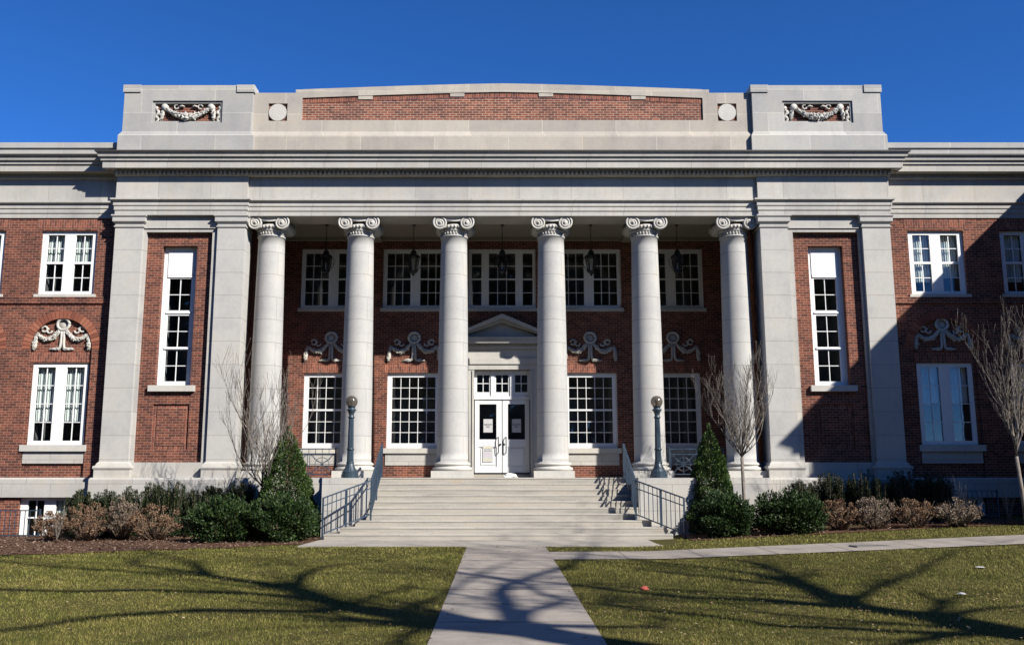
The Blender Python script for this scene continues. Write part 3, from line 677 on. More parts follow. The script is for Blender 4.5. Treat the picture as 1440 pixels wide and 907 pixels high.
# ------------------------------------------------------------------ steps
st = empty('stone_staircase', (0, 25, 0), 'broad flight of ten pale stone steps up to the porch', 'staircase')
HW = [4.66, 4.30, 3.95, 3.70]+[3.70]*6
for i in range(10):
    y = 24.55+.31*i; z1 = .16*(i+1); h = HW[i]
    m = MB(); yb = 25.79 if h > 3.71 else 27.5
    hr = h-.26 if i == 0 else h
    m.box(-h, hr, y+.012, yb, z1-.165 if i else -.2, z1-.001)
    o = m.obj('step', STEP, st); o.location = (0, -25, 0)
    MB().box(-h-.004, hr+.004, y, y+.20, z1-.034, z1).obj('nosing', NOSE, o)
# ------------------------------------------------------------------ stair railings
def railing(s, label):
    o = empty('stair_railing', (s*3.55, 25.25, .48), label, 'railing', 'railings of the entrance steps')
    off = Vector((s*3.55, 25.25, .48))
    T = Vector((s*3.52, 27.22, 1.62)); M_ = Vector((s*3.55, 25.25, .48)); E = Vector((s*4.71, 24.58, .0))
    def obj(m, n): q = m.obj(n, IRON, o); q.location = -off; return q
    H = 1.05
    for a, b, n in ((T, M_, 16), (M_, E, 11)):
        up = lambda p, h: p+Vector((0, 0, h))
        ha, hb = (.95, H) if a is T else (H, 1.08)
        obj(MB().bar(up(a, ha), up(b, hb), .05, .035), 'handrail'); obj(MB().bar(up(a, ha-.20), up(b, hb-.20), .03, .025), 'middle_rail'); obj(MB().bar(up(a, .16), up(b, .16), .032, .03), 'bottom_rail')
        for k in range(1, n):
            t = k/n; p = a.lerp(b, t); h = ha+(hb-ha)*t
            obj(MB().box(p.x-.009, p.x+.009, p.y-.009, p.y+.009, p.z+.16, p.z+h), 'baluster')
    mid = M_.lerp(E, .52); mid.z = .16
    for p, h in ((T, .97), (M_, 1.06), (mid, 1.15), (E, 1.09), (T.lerp(M_, .5)-Vector((0, 0, .05)), 1.03)):
        obj(MB().box(p.x-.022, p.x+.022, p.y-.022, p.y+.022, p.z-.02, p.z+h), 'post')
    return o
railing(-1, 'blue iron railing beside the steps, next to the left bare tree and shrubs')
railing(1, 'blue iron railing beside the steps whose shadow falls across the treads')
# ------------------------------------------------------------------ guards between the outer columns
def guard(s, label):
    x0, x1 = 5.08, 6.72; o = empty('porch_guard', (s*5.9, 28.4, 1.6), label, 'guard rail', 'porch guards'); off = Vector((s*5.9, 28.4, 1.6))
    def obj(m, n): q = m.obj(n, IRON, o); q.location = -off
    y = 28.4; f = lambda u: s*(x0+(x1-x0)*u)
    for z, n in ((2.46, 'top_rail'), (2.30, 'upper_rail'), (1.70, 'bottom_rail')): obj(MB().bar((f(0), y, z), (f(1), y, z), .035, .03), n)
    for u in (0, 1): obj(MB().box(f(u)-.022, f(u)+.022, y-.022, y+.022, 1.60, 2.50), 'post')
    m = MB(); n = 2
    for k in range(n):
        a, b = k/n+.02, (k+1)/n-.02; c = (a+b)/2; z0, z1 = 1.70, 2.30; zc = (z0+z1)/2
        for (p, q), (r_, t) in (((a, z0), (b, z1)), ((a, z1), (b, z0)), ((a, zc), (b, zc)), ((c, z0), (c, z1)), ((a, z0), (a, z1)), ((b, z0), (b, z1))): m.bar((f(p), y, q), (f(r_), y, t), .016)
        m.tube([(f(c+.13*math.cos(w)), y, zc+.2*math.sin(w)) for w in np.linspace(0, 2*math.pi, 25)], .009, 5)
        m.tube([(f(c+.17*math.cos(w)), y, z0+.25*math.sin(w)) for w in np.linspace(0, math.pi, 15)], .009, 5); m.tube([(f(c+.17*math.cos(w)), y, z1-.25*math.sin(w)) for w in np.linspace(0, math.pi, 15)], .009, 5)
    for k in range(9): u = k/8; m.bar((f(u), y, 2.30), (f(u), y, 2.46), .014)
    obj(m, 'lattice')
guard(-1, 'iron lattice guard between the columns, sunlit, behind the bigger cone shrub'); guard(1, 'iron lattice guard between the columns, in shade, by the right lamp post')
# ------------------------------------------------------------------ lamp posts on the cheek walls
def lamp_post(x, y, z, label):
    o = empty('lamp_post', (x, y, z), label, 'lamp post', 'lamp posts flanking the steps')
    b = MB().lathe(0, 0, [(.245, 0), (.245, .10), (.225, .115), (.225, .17), (.20, .19), (.165, .25), (.125, .33), (.105, .40), (.115, .42), (.11, .45)], 16, smooth=False); b.obj('base', POST, o)
    n = 32; P_ = []; F_ = []
    for i, (z_, r) in enumerate(((.45, .098), (.75, .09), (1.1, .083), (1.5, .076), (1.68, .072))):
        for k in range(n): a = 2*math.pi*k/n; q = r*(1-.09*(k % 2)); P_.append((q*math.cos(a), q*math.sin(a), z_))
    for i in range(4):
        for k in range(n): F_.append((i*n+k, i*n+(k+1) % n, (i+1)*n+(k+1) % n, (i+1)*n+k))
    m = MB().add(P_, F_)
    m.lathe(0, 0, [(.10, .78), (.108, .79), (.108, .82), (.10, .83)], 16)
    m.obj('shaft', POST, o)
    MB().lathe(0, 0, [(.075, 1.68), (.095, 1.69), (.095, 1.72), (.07, 1.74), (.075, 1.80), (.105, 1.88), (.14, 1.915), (.14, 1.935), (.10, 1.95), (.095, 2.0), (.12, 2.01), (.12, 2.03)], 24).obj('collar', POST, o)
    g = [(.17*math.sin(a), 2.16-.17*math.cos(a)) for a in np.linspace(.55, math.pi-.05, 18)]
    MB().lathe(0, 0, g, 28).obj('globe', GLOBE, o)
    MB().lathe(0, 0, [(.03, 2.03), (.03, 2.12), (.05, 2.14), (.055, 2.2), (.03, 2.26), (.005, 2.27)], 14).obj('bulb', CEIL, o)
    return o
lamp_post(-4.35, 26.6, 1.595, 'slate blue globe lamp post nearer the left cone shrub and bare tree')
lamp_post(4.42, 26.6, 1.595, 'slate blue globe lamp post standing in front of a dark shaded window')
# ------------------------------------------------------------------ hanging lanterns
def lantern(name='hanging_lantern'):
    o = empty(name, (0, 0, 9.86), None, 'lantern', 'lanterns hanging in the porch'); zc = -1.25
    MB().tube([(0, 0, 0), (0, 0, -.83)], .011, 5).obj('chain', IRONB, o)
    MB().lathe(0, 0, [(.06, 0), (.07, -.02), (.02, -.05)][::-1], 12).obj('ceiling_rose', IRONB, o)
    h = MB().lathe(0, 0, [(.21, -1.10), (.215, -1.07), (.17, -1.03), (.10, -.97), (.09, -.90), (.05, -.86), (.02, -.82)], 6, smooth=False); h.obj('hood', IRONB, o)
    f = MB()
    for k in range(6):
        a = math.pi*k/3; f.bar((.20*math.cos(a), .20*math.sin(a), -1.10), (.115*math.cos(a), .115*math.sin(a), -1.58), .022)
        b = a+math.pi/3; f.bar((.115*math.cos(a), .115*math.sin(a), -1.58), (.115*math.cos(b), .115*math.sin(b), -1.58), .022)
        f.tube([(.20*math.cos(a), .20*math.sin(a), -1.10), (.29*math.cos(a), .29*math.sin(a), -1.2), (.24*math.cos(a), .24*math.sin(a), -1.4), (.10*math.cos(a), .10*math.sin(a), -1.62)], .010, 4)
    f.lathe(0, 0, [(.01, -1.74), (.03, -1.71), (.05, -1.66), (.12, -1.60), (.125, -1.575)], 6, smooth=False); f.obj('cage', IRONB, o)
    MB().lathe(0, 0, [(.108, -1.57), (.188, -1.105)], 6, smooth=False).obj('lantern_glass', LANT, o)
    MB().tube([(0, 0, -1.5), (0, 0, -1.3), (0, 0, -1.27)], [.02, .02, .005], 6).obj('candle', WHITE, o)
    return o
l0 = lantern()
for i, (x, lab) in enumerate(((-5.82, 'black hanging lantern in the porch bay farthest left'), (-2.93, 'black hanging lantern between second and third columns'), (0.0, 'black hanging lantern above the double doors'),
        (2.93, 'black hanging lantern between fourth and fifth columns'), (5.78, 'black hanging lantern in the porch bay farthest right'))):
    l = l0 if i == 0 else copy_tree(l0); l.location = (x, 29.75, 9.86); l['label'] = lab
# ------------------------------------------------------------------ papers on the doors
FONT = bpy.data.fonts.load('<builtin>') if '<builtin>' in bpy.data.fonts else None
def text(body, size, loc, mat, parent, align='CENTER'):
    cu = bpy.data.curves.new('lettering', 'FONT'); cu.body = body; cu.size = size; cu.align_x = align; cu.extrude = .0006; cu.offset = size*.025
    cu.materials.append(mat); tmp = bpy.data.objects.new('lettering', cu); COL.objects.link(tmp); bpy.context.view_layer.update()
    me = bpy.data.meshes.new_from_object(tmp.evaluated_get(bpy.context.evaluated_depsgraph_get())); bpy.data.objects.remove(tmp); o = bpy.data.objects.new('lettering', me); COL.objects.link(o); o.rotation_euler = (R(90), 0, 0); o.location = loc; o.parent = parent; return o
for s, lab in ((-1, 'sunlit white notice on the glass of the open-sided left door'), (1, 'shaded white notice taped to the glass of the right door')):
    cx = s*.485+(.005 if s < 0 else 0)
    n = MB().box(-.155, .155, -.002, .002, -.225, .225).obj('door_notice', PAPER); n.location = (cx, YD+.008, 3.33)
    tag(n, 'white printed notice on the sunlit left door glass' if s < 0 else 'white printed notice on the shaded right door glass', 'notice', 'notices on the door glass')
    text('RESIDENTS', .054, (0, -.0035, .02), INK, n); text('ONLY', .056, (0, -.0035, -.055), INK, n)
n = MB().box(-.17, .17, -.002, .002, -.27, .27).obj('door_notice', PAPER); n.location = (-.49, YD-.004, 2.38)
tag(n, 'larger white sheet with yellow and pink lines on the lower left door panel', 'notice')
m = MB(); m.box(-.13, .13, -.0045, -.0035, .215, .235); m.box(-.15, .15, -.0045, -.0035, -.20, -.185); m.obj('yellow_print', YELI, n)
m = MB(); rr = random.Random(3)
for z in (.15, .10): 
    x = -.12
    while x < .12: w_ = rr.uniform(.015, .05); m.box(x, min(x+w_, .13), -.0045, -.0035, z-.006, z+.006); x += w_+.012
m.obj('dark_print', INK, n)
m = MB()
for z in (.04, -.01, -.06):
    x = -.14
    while x < .13: w_ = rr.uniform(.015, .05); m.box(x, min(x+w_, .15), -.0045, -.0035, z-.006, z+.006); x += w_+.012
m.obj('pink_print', PINKI, n)
# crumpled bag on the threshold
def crumple(name, r, h, mat, loc, seed, sx=1.):
    rr = random.Random(seed); m = MB(); n, k = 16, 7; P_ = []; F_ = []
    for j in range(k):
        ph = (j/(k-1))*math.pi/2
        for i in range(n):
            a = 2*math.pi*i/n; q = r*math.cos(ph)*rr.uniform(.75, 1.1); P_.append((q*math.cos(a)*sx, q*math.sin(a), h*math.sin(ph)*rr.uniform(.8, 1.1)))
    for j in range(k-1):
        for i in range(n): F_.append((j*n+i, j*n+(i+1) % n, (j+1)*n+(i+1) % n, (j+1)*n+i))
    m.add(P_, F_); return m.obj(name, mat, loc=loc)
tag(crumple('plastic_bag', .17, .14, PLASTIC, (.27, YR-.30, 1.60), 5, 1.55), 'crumpled white bag lying at the foot of the doors', 'bag')

# ------------------------------------------------------------------ plants
def shrub_yew(o, h, w, seed, mat=YEW):
    r = np.random.default_rng(seed); PP = []; DD = []; st_ = MB()
    ns = 58
    for i in range(ns):
        a = r.uniform(0, 6.28); q = w*math.sqrt(r.uniform(0, 1)); bx, by = q*math.cos(a), q*math.sin(a)*.8
        hh = h*r.uniform(.72, 1.08)*(1-.22*(q/w)**2); tx, ty = bx*1.12+r.normal(0, .04), by*1.1+r.normal(0, .03)
        st_.tube([(bx*.4, by*.4, 0), (bx, by, hh*.4), (tx, ty, hh)], [.012, .009, .003], 4)
        n = 430; t = r.uniform(.03, 1, n); rad = .095*(1-t*.72)*r.uniform(.2, 1, n)**.5; an = r.uniform(0, 6.28, n)
        P_ = np.stack([bx+(tx-bx)*t+rad*np.cos(an), by+(ty-by)*t+rad*np.sin(an), hh*t], 1); PP.append(P_)
        DD.append(np.stack([np.cos(an)*.6, np.sin(an)*.6, np.full(n, 1.)], 1))
    npmesh('foliage', leaves(np.concatenate(PP), np.concatenate(DD), .052, .017, .45), 4, mat, o); st_.obj('stems', STEM, o)
def lump_points(r, n, rx, ry, rz, cone=False):
    v = r.normal(0, 1, (n, 3)); v /= np.linalg.norm(v, axis=1, keepdims=True)
    k = r.uniform(.35, 1., n)**.45
    ph = r.uniform(0, 6.28, 6); fr = r.uniform(2.5, 6.5, (6, 3))
    b = 1+sum(.085*np.sin(v@fr[i]*1.4+ph[i]) for i in range(6))
    p = v*(k*b)[:, None]
    return p*np.array([rx, ry, rz]), v
def shrub_laurel(o, rx, ry, h, seed, mat=LAUREL, n=15000, L=.075, Wd=.034):
    r = np.random.default_rng(seed); p, v = lump_points(r, n, rx, ry, h*.56)
    p[:, 2] += h*.48; ok = p[:, 2] > .03; p, v = p[ok], v[ok]
    # shoots breaking the outline
    tips = r.normal(0, 1, (46, 3)); tips[:, 2] = abs(tips[:, 2])+.35; tips /= np.linalg.norm(tips, axis=1, keepdims=True)
    q = []; qd = []
    for t in tips:
        base = t*np.array([rx, ry, h*.56])*.95+np.array([0, 0, h*.48]); m_ = 26; l = r.uniform(0, .20, m_)
        q.append(base+np.outer(l, t*.5+np.array([0, 0, .8]))+r.normal(0, .018, (m_, 3))); qd.append(np.tile(t*.6+[0, 0, .7], (m_, 1)))
    P_ = np.concatenate([p]+q); D_ = np.concatenate([v+[0, 0, .5]]+qd)
    npmesh('foliage', leaves(P_, D_, L, Wd, .55), 4, mat, o)
    s = MB()
    for i in range(16):
        a = r.uniform(0, 6.28); s.tube([(0.1*math.cos(a), .1*math.sin(a), 0), (rx*.4*math.cos(a), ry*.4*math.sin(a), h*.4), (rx*.75*math.cos(a), ry*.75*math.sin(a), h*.75)], [.018, .012, .005], 5)
    s.obj('stems', STEM, o)
def shrub_cone(o, rb, h, seed):
    r = np.random.default_rng(seed); n = 30000
    t = 1-np.sqrt(r.uniform(0, 1, n)); a = r.uniform(0, 6.28, n); z = t*h
    prof = (1-t)**.66; rad = rb*prof*(1+.07*np.sin(a*5+z*5)+.06*np.sin(a*3-z*9+1)+.05*np.sin(z*17+a*2))*r.uniform(.45, 1.03, n)**.4
    P_ = np.stack([rad*np.cos(a), rad*np.sin(a), z+.02], 1); D_ = np.stack([np.cos(a), np.sin(a), np.full(n, .9)], 1)
    m_ = 500; tt = r.uniform(.55, 1.04, m_); aa = r.uniform(0, 6.28, m_); rr_ = rb*np.clip(1-tt, 0.02, 1)**.66+.02
    P2 = np.stack([rr_*np.cos(aa)*.6, rr_*np.sin(aa)*.6, tt*h+.06], 1); D2 = np.tile([0, 0, 1.], (m_, 1))
    npmesh('foliage', leaves(np.concatenate([P_, P2]), np.concatenate([D_, D2]), 0.060, .034, .55), 4, HOLLY, o)
    s = MB().tube([(0, 0, 0), (0, 0, h*.5), (0, 0, h*.95)], [.05, .03, .008], 6)
    for i in range(20): z = h*(.05+.04*i); a = i*2.4; q = rb*(1-z/h)*.8; s.tube([(0, 0, z), (q*math.cos(a), q*math.sin(a), z+q*.4)], [.014, .005], 4)
    s.obj('stem', STEM, o)
def shrub_dried(o, rx, ry, h, seed, mat=DRIED):
    r = np.random.default_rng(seed); s = MB(); P_ = []; D_ = []
    for i in range(85):
        a = r.uniform(0, 6.28); q = math.sqrt(r.uniform(0, 1)); ex, ey = rx*q*math.cos(a), ry*q*math.sin(a); ez = h*(1-.42*q**2)*r.uniform(.42, 1.06)
        s.tube([(ex*.25, ey*.25, 0), (ex*.7, ey*.7, ez*.55), (ex, ey, ez)], [.007, .005, .003], 4)
        if r.uniform() < .78:
            n = 85; v = r.normal(0, 1, (n, 3)); v /= np.linalg.norm(v, axis=1, keepdims=True); R_ = r.uniform(.045, .085)
            P_.append(np.array([ex, ey, ez])+v*R_*np.array([1, 1, .75])*r.uniform(.6, 1, (n, 1))); D_.append(v)
        n = 9; t = r.uniform(.2, .9, n)[:, None]; P_.append(np.array([[ex, ey, ez]])*t*np.array([.9, .9, 1])+r.normal(0, .03, (n, 3))); D_.append(r.normal(0, 1, (n, 3))+[0, 0, -.5])
    for i in range(40):
        a = r.uniform(0, 6.28); q = r.uniform(.3, 1.05); s.tube([(rx*.3*math.cos(a), ry*.3*math.sin(a), 0), (rx*q*math.cos(a), ry*q*math.sin(a), h*r.uniform(.4, 1))], [.005, .002], 3)
    npmesh('flower_heads', leaves(np.concatenate(P_), np.concatenate(D_), .036, .028, .7), 4, mat, o); s.obj('stems', STEM, o)
def branch(m, p, d, L, r, depth, rr, spread, up, minr, curve=.12, ns=5, kids=(2, 3)):
    pts = [p]; rad = [r]; q = p.copy(); dd = d.copy(); n = 5
    for i in range(n):
        dd = (dd+Vector((rr.gauss(0, curve), rr.gauss(0, curve), rr.gauss(0, curve)+up*.12))).normalized(); q = q+dd*(L/n); pts.append(q.copy()); rad.append(max(r*(1-.55*(i+1)/n), minr))
    m.tube(pts, rad, ns if r > .02 else (4 if r > .006 else 3))
    if depth == 0: return
    k = rr.randint(*kids)+1
    for j in range(k):
        i = rr.randint(1, n) if j else n; a = rr.uniform(0, 6.283); t = rr.uniform(.55, 1.)*spread*(.4 if j == 0 else 1)
        axis = dd.orthogonal().normalized(); axis.rotate(Matrix.Rotation(a, 3, dd)); nd = (dd*math.cos(t)+axis*math.sin(t)+Vector((0, 0, up*.25))).normalized()
        branch(m, pts[i].copy(), nd, L*rr.uniform(.55, .85), max(rad[i]*(.8 if j == 0 else .62), minr), depth-1, rr, spread, up, minr, curve, ns, kids)
def small_tree(o, h, fork, w, seed, lean=0., nmain=11):
    """vase-shaped young tree with bare upright twigs"""
    rr = random.Random(seed); t = MB(); top = Vector((lean*fork, 0, fork))
    t.tube([(0, 0, -.1), (lean*fork*.5+.01, 0, fork*.5), tuple(top)], [.056, .048, .044], 8); t.obj('trunk', TWIG, o)
    m = MB(); H = h-fork
    for i in range(nmain):
        a = 2.4*i+rr.uniform(-.3, .3); el = .95*math.sqrt((i+.5)/nmain)*w; z0 = rr.uniform(-.05, .30)*(1-el*.7)
        q = top+Vector((0, 0, z0)); d = Vector((math.sin(el)*math.cos(a), math.sin(el)*math.sin(a), math.cos(el))); L = H*rr.uniform(.62, .95)*(1-.12*el)
        pts = [q.copy()]; rad = [.022*rr.uniform(.7, 1.1)]; n = 9; r0 = rad[0]
        for k in range(n):
            d = (d+Vector((rr.gauss(0, .13), rr.gauss(0, .13), .10+.08*rr.random()))).normalized(); q = q+d*(L/n); pts.append(q.copy()); rad.append(max(r0*(1-.84*(k+1)/n), .0048))
        m.tube(pts, rad, 5)
        for k in range(1, n+1):
            for _ in range(rr.randint(1, 3)):
                if rr.random() < .85:
                    a2 = rr.uniform(0, 6.28); e2 = rr.uniform(.35, .9); nd = (d*math.cos(e2)+Vector((math.cos(a2), math.sin(a2), .45))*math.sin(e2)).normalized()
                    branch(m, pts[k].copy(), nd, L*rr.uniform(.16, .34)*(1.15-.55*k/n), max(rad[k]*.6, .0042), 1, rr, .6, 1.0, .0038, .10, 4, (1, 3))
    m.obj('crown', TWIG, o)
def gp(x, y): return (x, y, float(gz(x, y))+.01)
G1 = 'dark yew shrubs along the wall'
yl = [(-11.95, .92, .42), (-11.35, .88, .36), (-10.75, .97, .36), (-9.95, 1.04, .40), (-9.40, 1.10, .36), (-8.75, .92, .38), (-8.2, 1.02, .26), (-7.75, 1.0, .2), (-7.3, 1.05, .24)]
ylab = ['dark upright shrub beside the basement window, end of the wall row', 'dark upright shrub second from the basement window', 'dark upright shrub at the right end of the first clump', 'dark upright shrub at the left end of the second clump',
        'tallest dark shrub in the middle of the second clump', 'low dark shrub at the right end of the second clump', 'thin dark spiky shrub after the second clump', 'thinnest dark spiky shrub against the pale plinth', 'thin dark spiky shrub just left of the bare tree trunk']
for i, ((x, h, w), lb) in enumerate(zip(yl, ylab)):
    y = 26.75+.1*math.sin(i*3.); o = empty('yew_shrub', gp(x, y), lb, 'shrub', G1); o.scale = (1, 1, 1); shrub_yew(o, h*1.40, w*1.1, 40+i)
yr = [(8.55, .98, .38, 'small rounded dark shrub, sunlit, under the right pilaster'), (9.35, 1.1, .34, 'dark shrub where the wall shadow begins on the plinth'), (10.35, 1.08, .45, 'rounded dark green shrub alone in the wall shadow'), (11.45, 1.05, .46, 'dark shaded shrub, left one of the touching pair'), (12.3, 1.05, .44, 'dark shaded shrub, right one of the touching pair')]
for i, (x, h, w, lb) in enumerate(yr):
    o = empty('yew_shrub', gp(x, 26.8), lb, 'shrub', G1); shrub_yew(o, h*1.30, w*1.15, 70+i)
G2 = 'dried brown flowering shrubs'
dl = [(-12.15, 25.5, .40, .74, DRIED, 'dried tan flower shrub in front of the basement window'), (-11.25, 25.5, .55, .95, DRIED, 'rusty brown dried flower shrub, widest on the left'), (-10.35, 25.7, .42, 1.12, DRIEDG, 'tall greyish dried flower shrub between brown ones'), (-9.35, 25.4, .62, .92, DRIED, 'grey brown dried flower shrub beside the dark laurel'),
      (8.85, 24.95, .44, .78, DRIED, 'dried tan flower shrub next to the right laurel'), (9.75, 24.8, .48, .80, DRIEDG, 'pale dried flower shrub with large tan heads'), (10.8, 24.75, .46, .76, DRIED, 'dried flower shrub in front of the shaded shrub pair'), (11.85, 24.6, .52, .68, DRIEDG, 'lowest dried flower shrub at the far right end')]
for i, (x, y, rx, h, mt, lb) in enumerate(dl):
    o = empty('dried_shrub', gp(x, y), lb, 'shrub', G2); shrub_dried(o, rx*1.18, .5, h, 100+i, mt)
G3 = 'broad dark laurel shrubs'
for i, (x, y, rx, h, lb) in enumerate(((-7.2, 24.45, .92, .92, 'broad dark laurel below the left bare tree'), (-5.72, 24.4, .90, .98, 'broad dark laurel in front of the left cone shrub'), (5.72, 24.45, .72, .90, 'broad dark laurel at the foot of the right cone shrub'), (7.4, 24.5, .88, .86, 'broad dark laurel right of the right bare tree trunk'))):
    o = empty('laurel_shrub', gp(x, y), lb, 'shrub', G3); shrub_laurel(o, rx, .68, h, 130+i)
o = empty('cone_shrub', gp(-6.0, 26.0), 'cone shaped evergreen left of the steps, behind a laurel', 'shrub', 'clipped cone evergreens'); shrub_cone(o, .98, 2.85, 150)
o = empty('cone_shrub', gp(5.75, 26.0), 'narrow cone evergreen right of the steps, by the shaded guard', 'shrub', 'clipped cone evergreens'); shrub_cone(o, .80, 2.8, 151)
GT = 'young bare trees by the building'
o = empty('young_tree', gp(-6.65, 25.9), 'bare many-stemmed young tree in front of the left column', 'tree', GT); small_tree(o, 5.35, 1.35, 1.2, 201, nmain=11)
o = empty('young_tree', gp(6.62, 25.9), 'bare young tree in front of the right column', 'tree', GT); small_tree(o, 5.3, 2.0, 1.05, 202, nmain=14)
o = empty('young_tree', gp(13.2, 23.85), 'leaning bare young tree in the shadow at the far right', 'tree', GT); small_tree(o, 5.5, 1.75, .42, 203, lean=-.06, nmain=9)
o = empty('young_tree', gp(-15.7, 25.6), 'thin bare tree at the far left edge of the lawn', 'tree', GT); small_tree(o, 4.2, 1.5, 1, 204, nmain=8)
def twig_shrub(x, y, h, seed, lb):
    o = empty('twig_shrub', gp(x, y), lb, 'shrub', 'leafless twiggy shrubs'); rr = random.Random(seed); m = MB()
    for i in range(12):
        a = rr.uniform(0, 6.28); t = rr.uniform(.05, .35); branch(m, Vector((0, 0, 0)), Vector((math.sin(t)*math.cos(a), math.sin(t)*math.sin(a), math.cos(t))), h*rr.uniform(.5, .8), .007, 1, rr, .4, .6, .0025, .06, 3)
    m.obj('stems', TWIG, o)
twig_shrub(12.35, 25.3, .95, 1, 'leafless grey shrub beside the shaded basement window'); twig_shrub(13.5, 25.2, 1.0, 2, 'leafless grey shrub right of the leaning tree'); twig_shrub(7.9, 26.7, 1.1, 3, 'leafless reddish twigs against the pale plinth'); twig_shrub(-11.8, 25.0, .75, 4, 'thin leafless grey stems between two dried shrubs')
# iron railing round the basement area
def area_rail(x0, x1, label):
    o = empty('area_railing', ((x0+x1)/2, 27.2, 0), label, 'railing', 'railings round the basement windows'); off = Vector(((x0+x1)/2, 27.2, 0)); zz = float(gz(x0, 27.2)); y = 27.2
    def obj(m, n): q = m.obj(n, IRON, o); q.location = -off
    obj(MB().bar((x0, y, zz+.80), (x1, y, zz+.80), .04, .03), 'top_rail'); obj(MB().bar((x0, y, zz+.1), (x1, y, zz+.1), .03), 'bottom_rail')
    n = int((x1-x0)/.14)
    for k in range(n+1): x = x0+(x1-x0)*k/n; obj(MB().box(x-.008, x+.008, y-.008, y+.008, zz+.1, zz+.80), 'baluster')
    for x in (x0, x1): obj(MB().box(x-.02, x+.02, y-.02, y+.02, zz-.1, zz+.84), 'post')
area_rail(-17.2, -13.35, 'dark iron railing in front of the left basement window')
area_rail(13.0, 14.3, 'dark iron railing in front of the shaded basement window')
# tall bare trees behind and to the right of the photographer: they throw the branch shadows on the lawn
KX, KY = 1.14/1.08, 1/1.08          # ground shift of a shadow per metre of height
def limb_tree(bx, by, label, seed, lines):
    """old bare tree; each limb is given by the run of its shadow over the lawn (x, y) and its radii"""
    bz = float(gz(bx, by)); o = empty('tall_tree', (bx, by, bz), label, 'tree', 'tall bare trees by the lawn'); rr = random.Random(seed)
    def lift(x, y, dh): h = ((bx-x)*KX-(by-y)*KY)/(KX*KX+KY*KY)+dh; return Vector((x+KX*h-bx, y-KY*h-by, h-bz))
    m = MB()
    for k, (pts, r0, r1, tw) in enumerate(lines):
        ph, am = rr.uniform(0, 6), (0 if k == 0 else rr.uniform(.2, 1.0)); n = len(pts)
        r0, r1 = r0*1.25, r1*1.25; P_ = [lift(x, y, am*math.sin(ph+i*.9)*min(1, i/2)) for i, (x, y) in enumerate(pts)]
        Q = []; Rr = []
        for i in range(n-1):                       # smooth the run
            p0, p1, p2, p3 = P_[max(i-1, 0)], P_[i], P_[i+1], P_[min(i+2, n-1)]
            for t in (0, .25, .5, .75):
                Q.append(.5*((2*p1)+(p2-p0)*t+(2*p0-5*p1+4*p2-p3)*t*t+(3*p1-p0-3*p2+p3)*t**3)); Rr.append(r0+(r1-r0)*(i+t)/(n-1))
        Q.append(P_[-1]); Rr.append(r1)
        if k == 0:
            b = MB(); b.tube([(0, 0, -.3), (0, 0, .3)]+[tuple(q) for q in Q], [r0*1.7, r0*1.15]+Rr, 12); b.obj('trunk', BARK, o)
        else: m.tube(Q, Rr, 8)
        for i in range(2, len(Q), 2):
            for _ in range(tw):
                if rr.random() < .75:
                    d = (Q[i]-Q[i-1]).normalized(); a = Vector((rr.gauss(0, 1), rr.gauss(0, 1), rr.gauss(.5, 1))).normalized(); nd = (d*.8+a*.9).normalized()
                    branch(m, Q[i].copy(), nd, rr.uniform(1.4, 3.0), max(Rr[i]*.36, .022), 2, rr, .6, .2, .008, .14, 5, (1, 2))
        branch(m, Q[-1].copy(), (Q[-1]-Q[-2]).normalized(), 2.6, r1*.9, 3, rr, .6, .2, .008, .12, 5, (2, 3))
    m.obj('crown', BARK, o)
limb_tree(11.5, .8, 'old bare tree whose thick trunk shadow crosses the path', 401, [
    ([(0.96, 10.06), (0.61, 10.35), (0.17, 10.89), (-0.15, 11.18), (-0.57, 11.33), (-0.83, 11.54), (-1.39, 11.98), (-2.02, 12.58), (-2.54, 13.39), (-3.17, 14.48), (-3.91, 15.29), (-4.51, 15.82), (-5.23, 16.62)], 0.3, 0.1, 1),
    ([(0.13, 10.98), (0.05, 12.15), (-0.0, 13.11), (-0.06, 14.07), (0.03, 14.92), (0.25, 15.48), (0.61, 16.51), (1.19, 17.95), (1.69, 20.16)], 0.11, 0.05, 1),
    ([(0.17, 15.19), (-0.15, 15.98), (-0.64, 16.51), (-0.98, 17.08), (-1.45, 17.44)], 0.06, 0.03, 1),
    ([(0.29, 15.38), (0.59, 13.76), (1.02, 13.11), (1.56, 12.77)], 0.05, 0.03, 1),
    ([(-2.54, 13.39), (-3.22, 13.76), (-4.37, 14.18), (-5.55, 14.52), (-6.59, 14.44), (-7.86, 14.8)], 0.11, 0.08, 0),
    ([(-2.24, 12.27), (-2.7, 12.27), (-3.83, 12.39), (-4.39, 12.18), (-4.99, 11.88), (-5.46, 11.22), (-5.76, 10.86)], 0.1, 0.06, 0),
    ([(-3.17, 14.48), (-3.39, 15.77), (-3.47, 17.08), (-3.21, 18.22)], 0.1, 0.05, 1),
    ([(-5.23, 16.62), (-5.85, 18.01), (-6.68, 19.65)], 0.09, 0.05, 1),
    ([(-5.16, 16.4), (-6.53, 17.09), (-8.21, 17.98), (-10.32, 19.44)], 0.08, 0.05, 1),
    ([(-1.39, 11.95), (-1.2, 12.84), (-0.91, 13.72), (-0.66, 15.3), (-0.15, 17.82)], 0.06, 0.03, 1)])
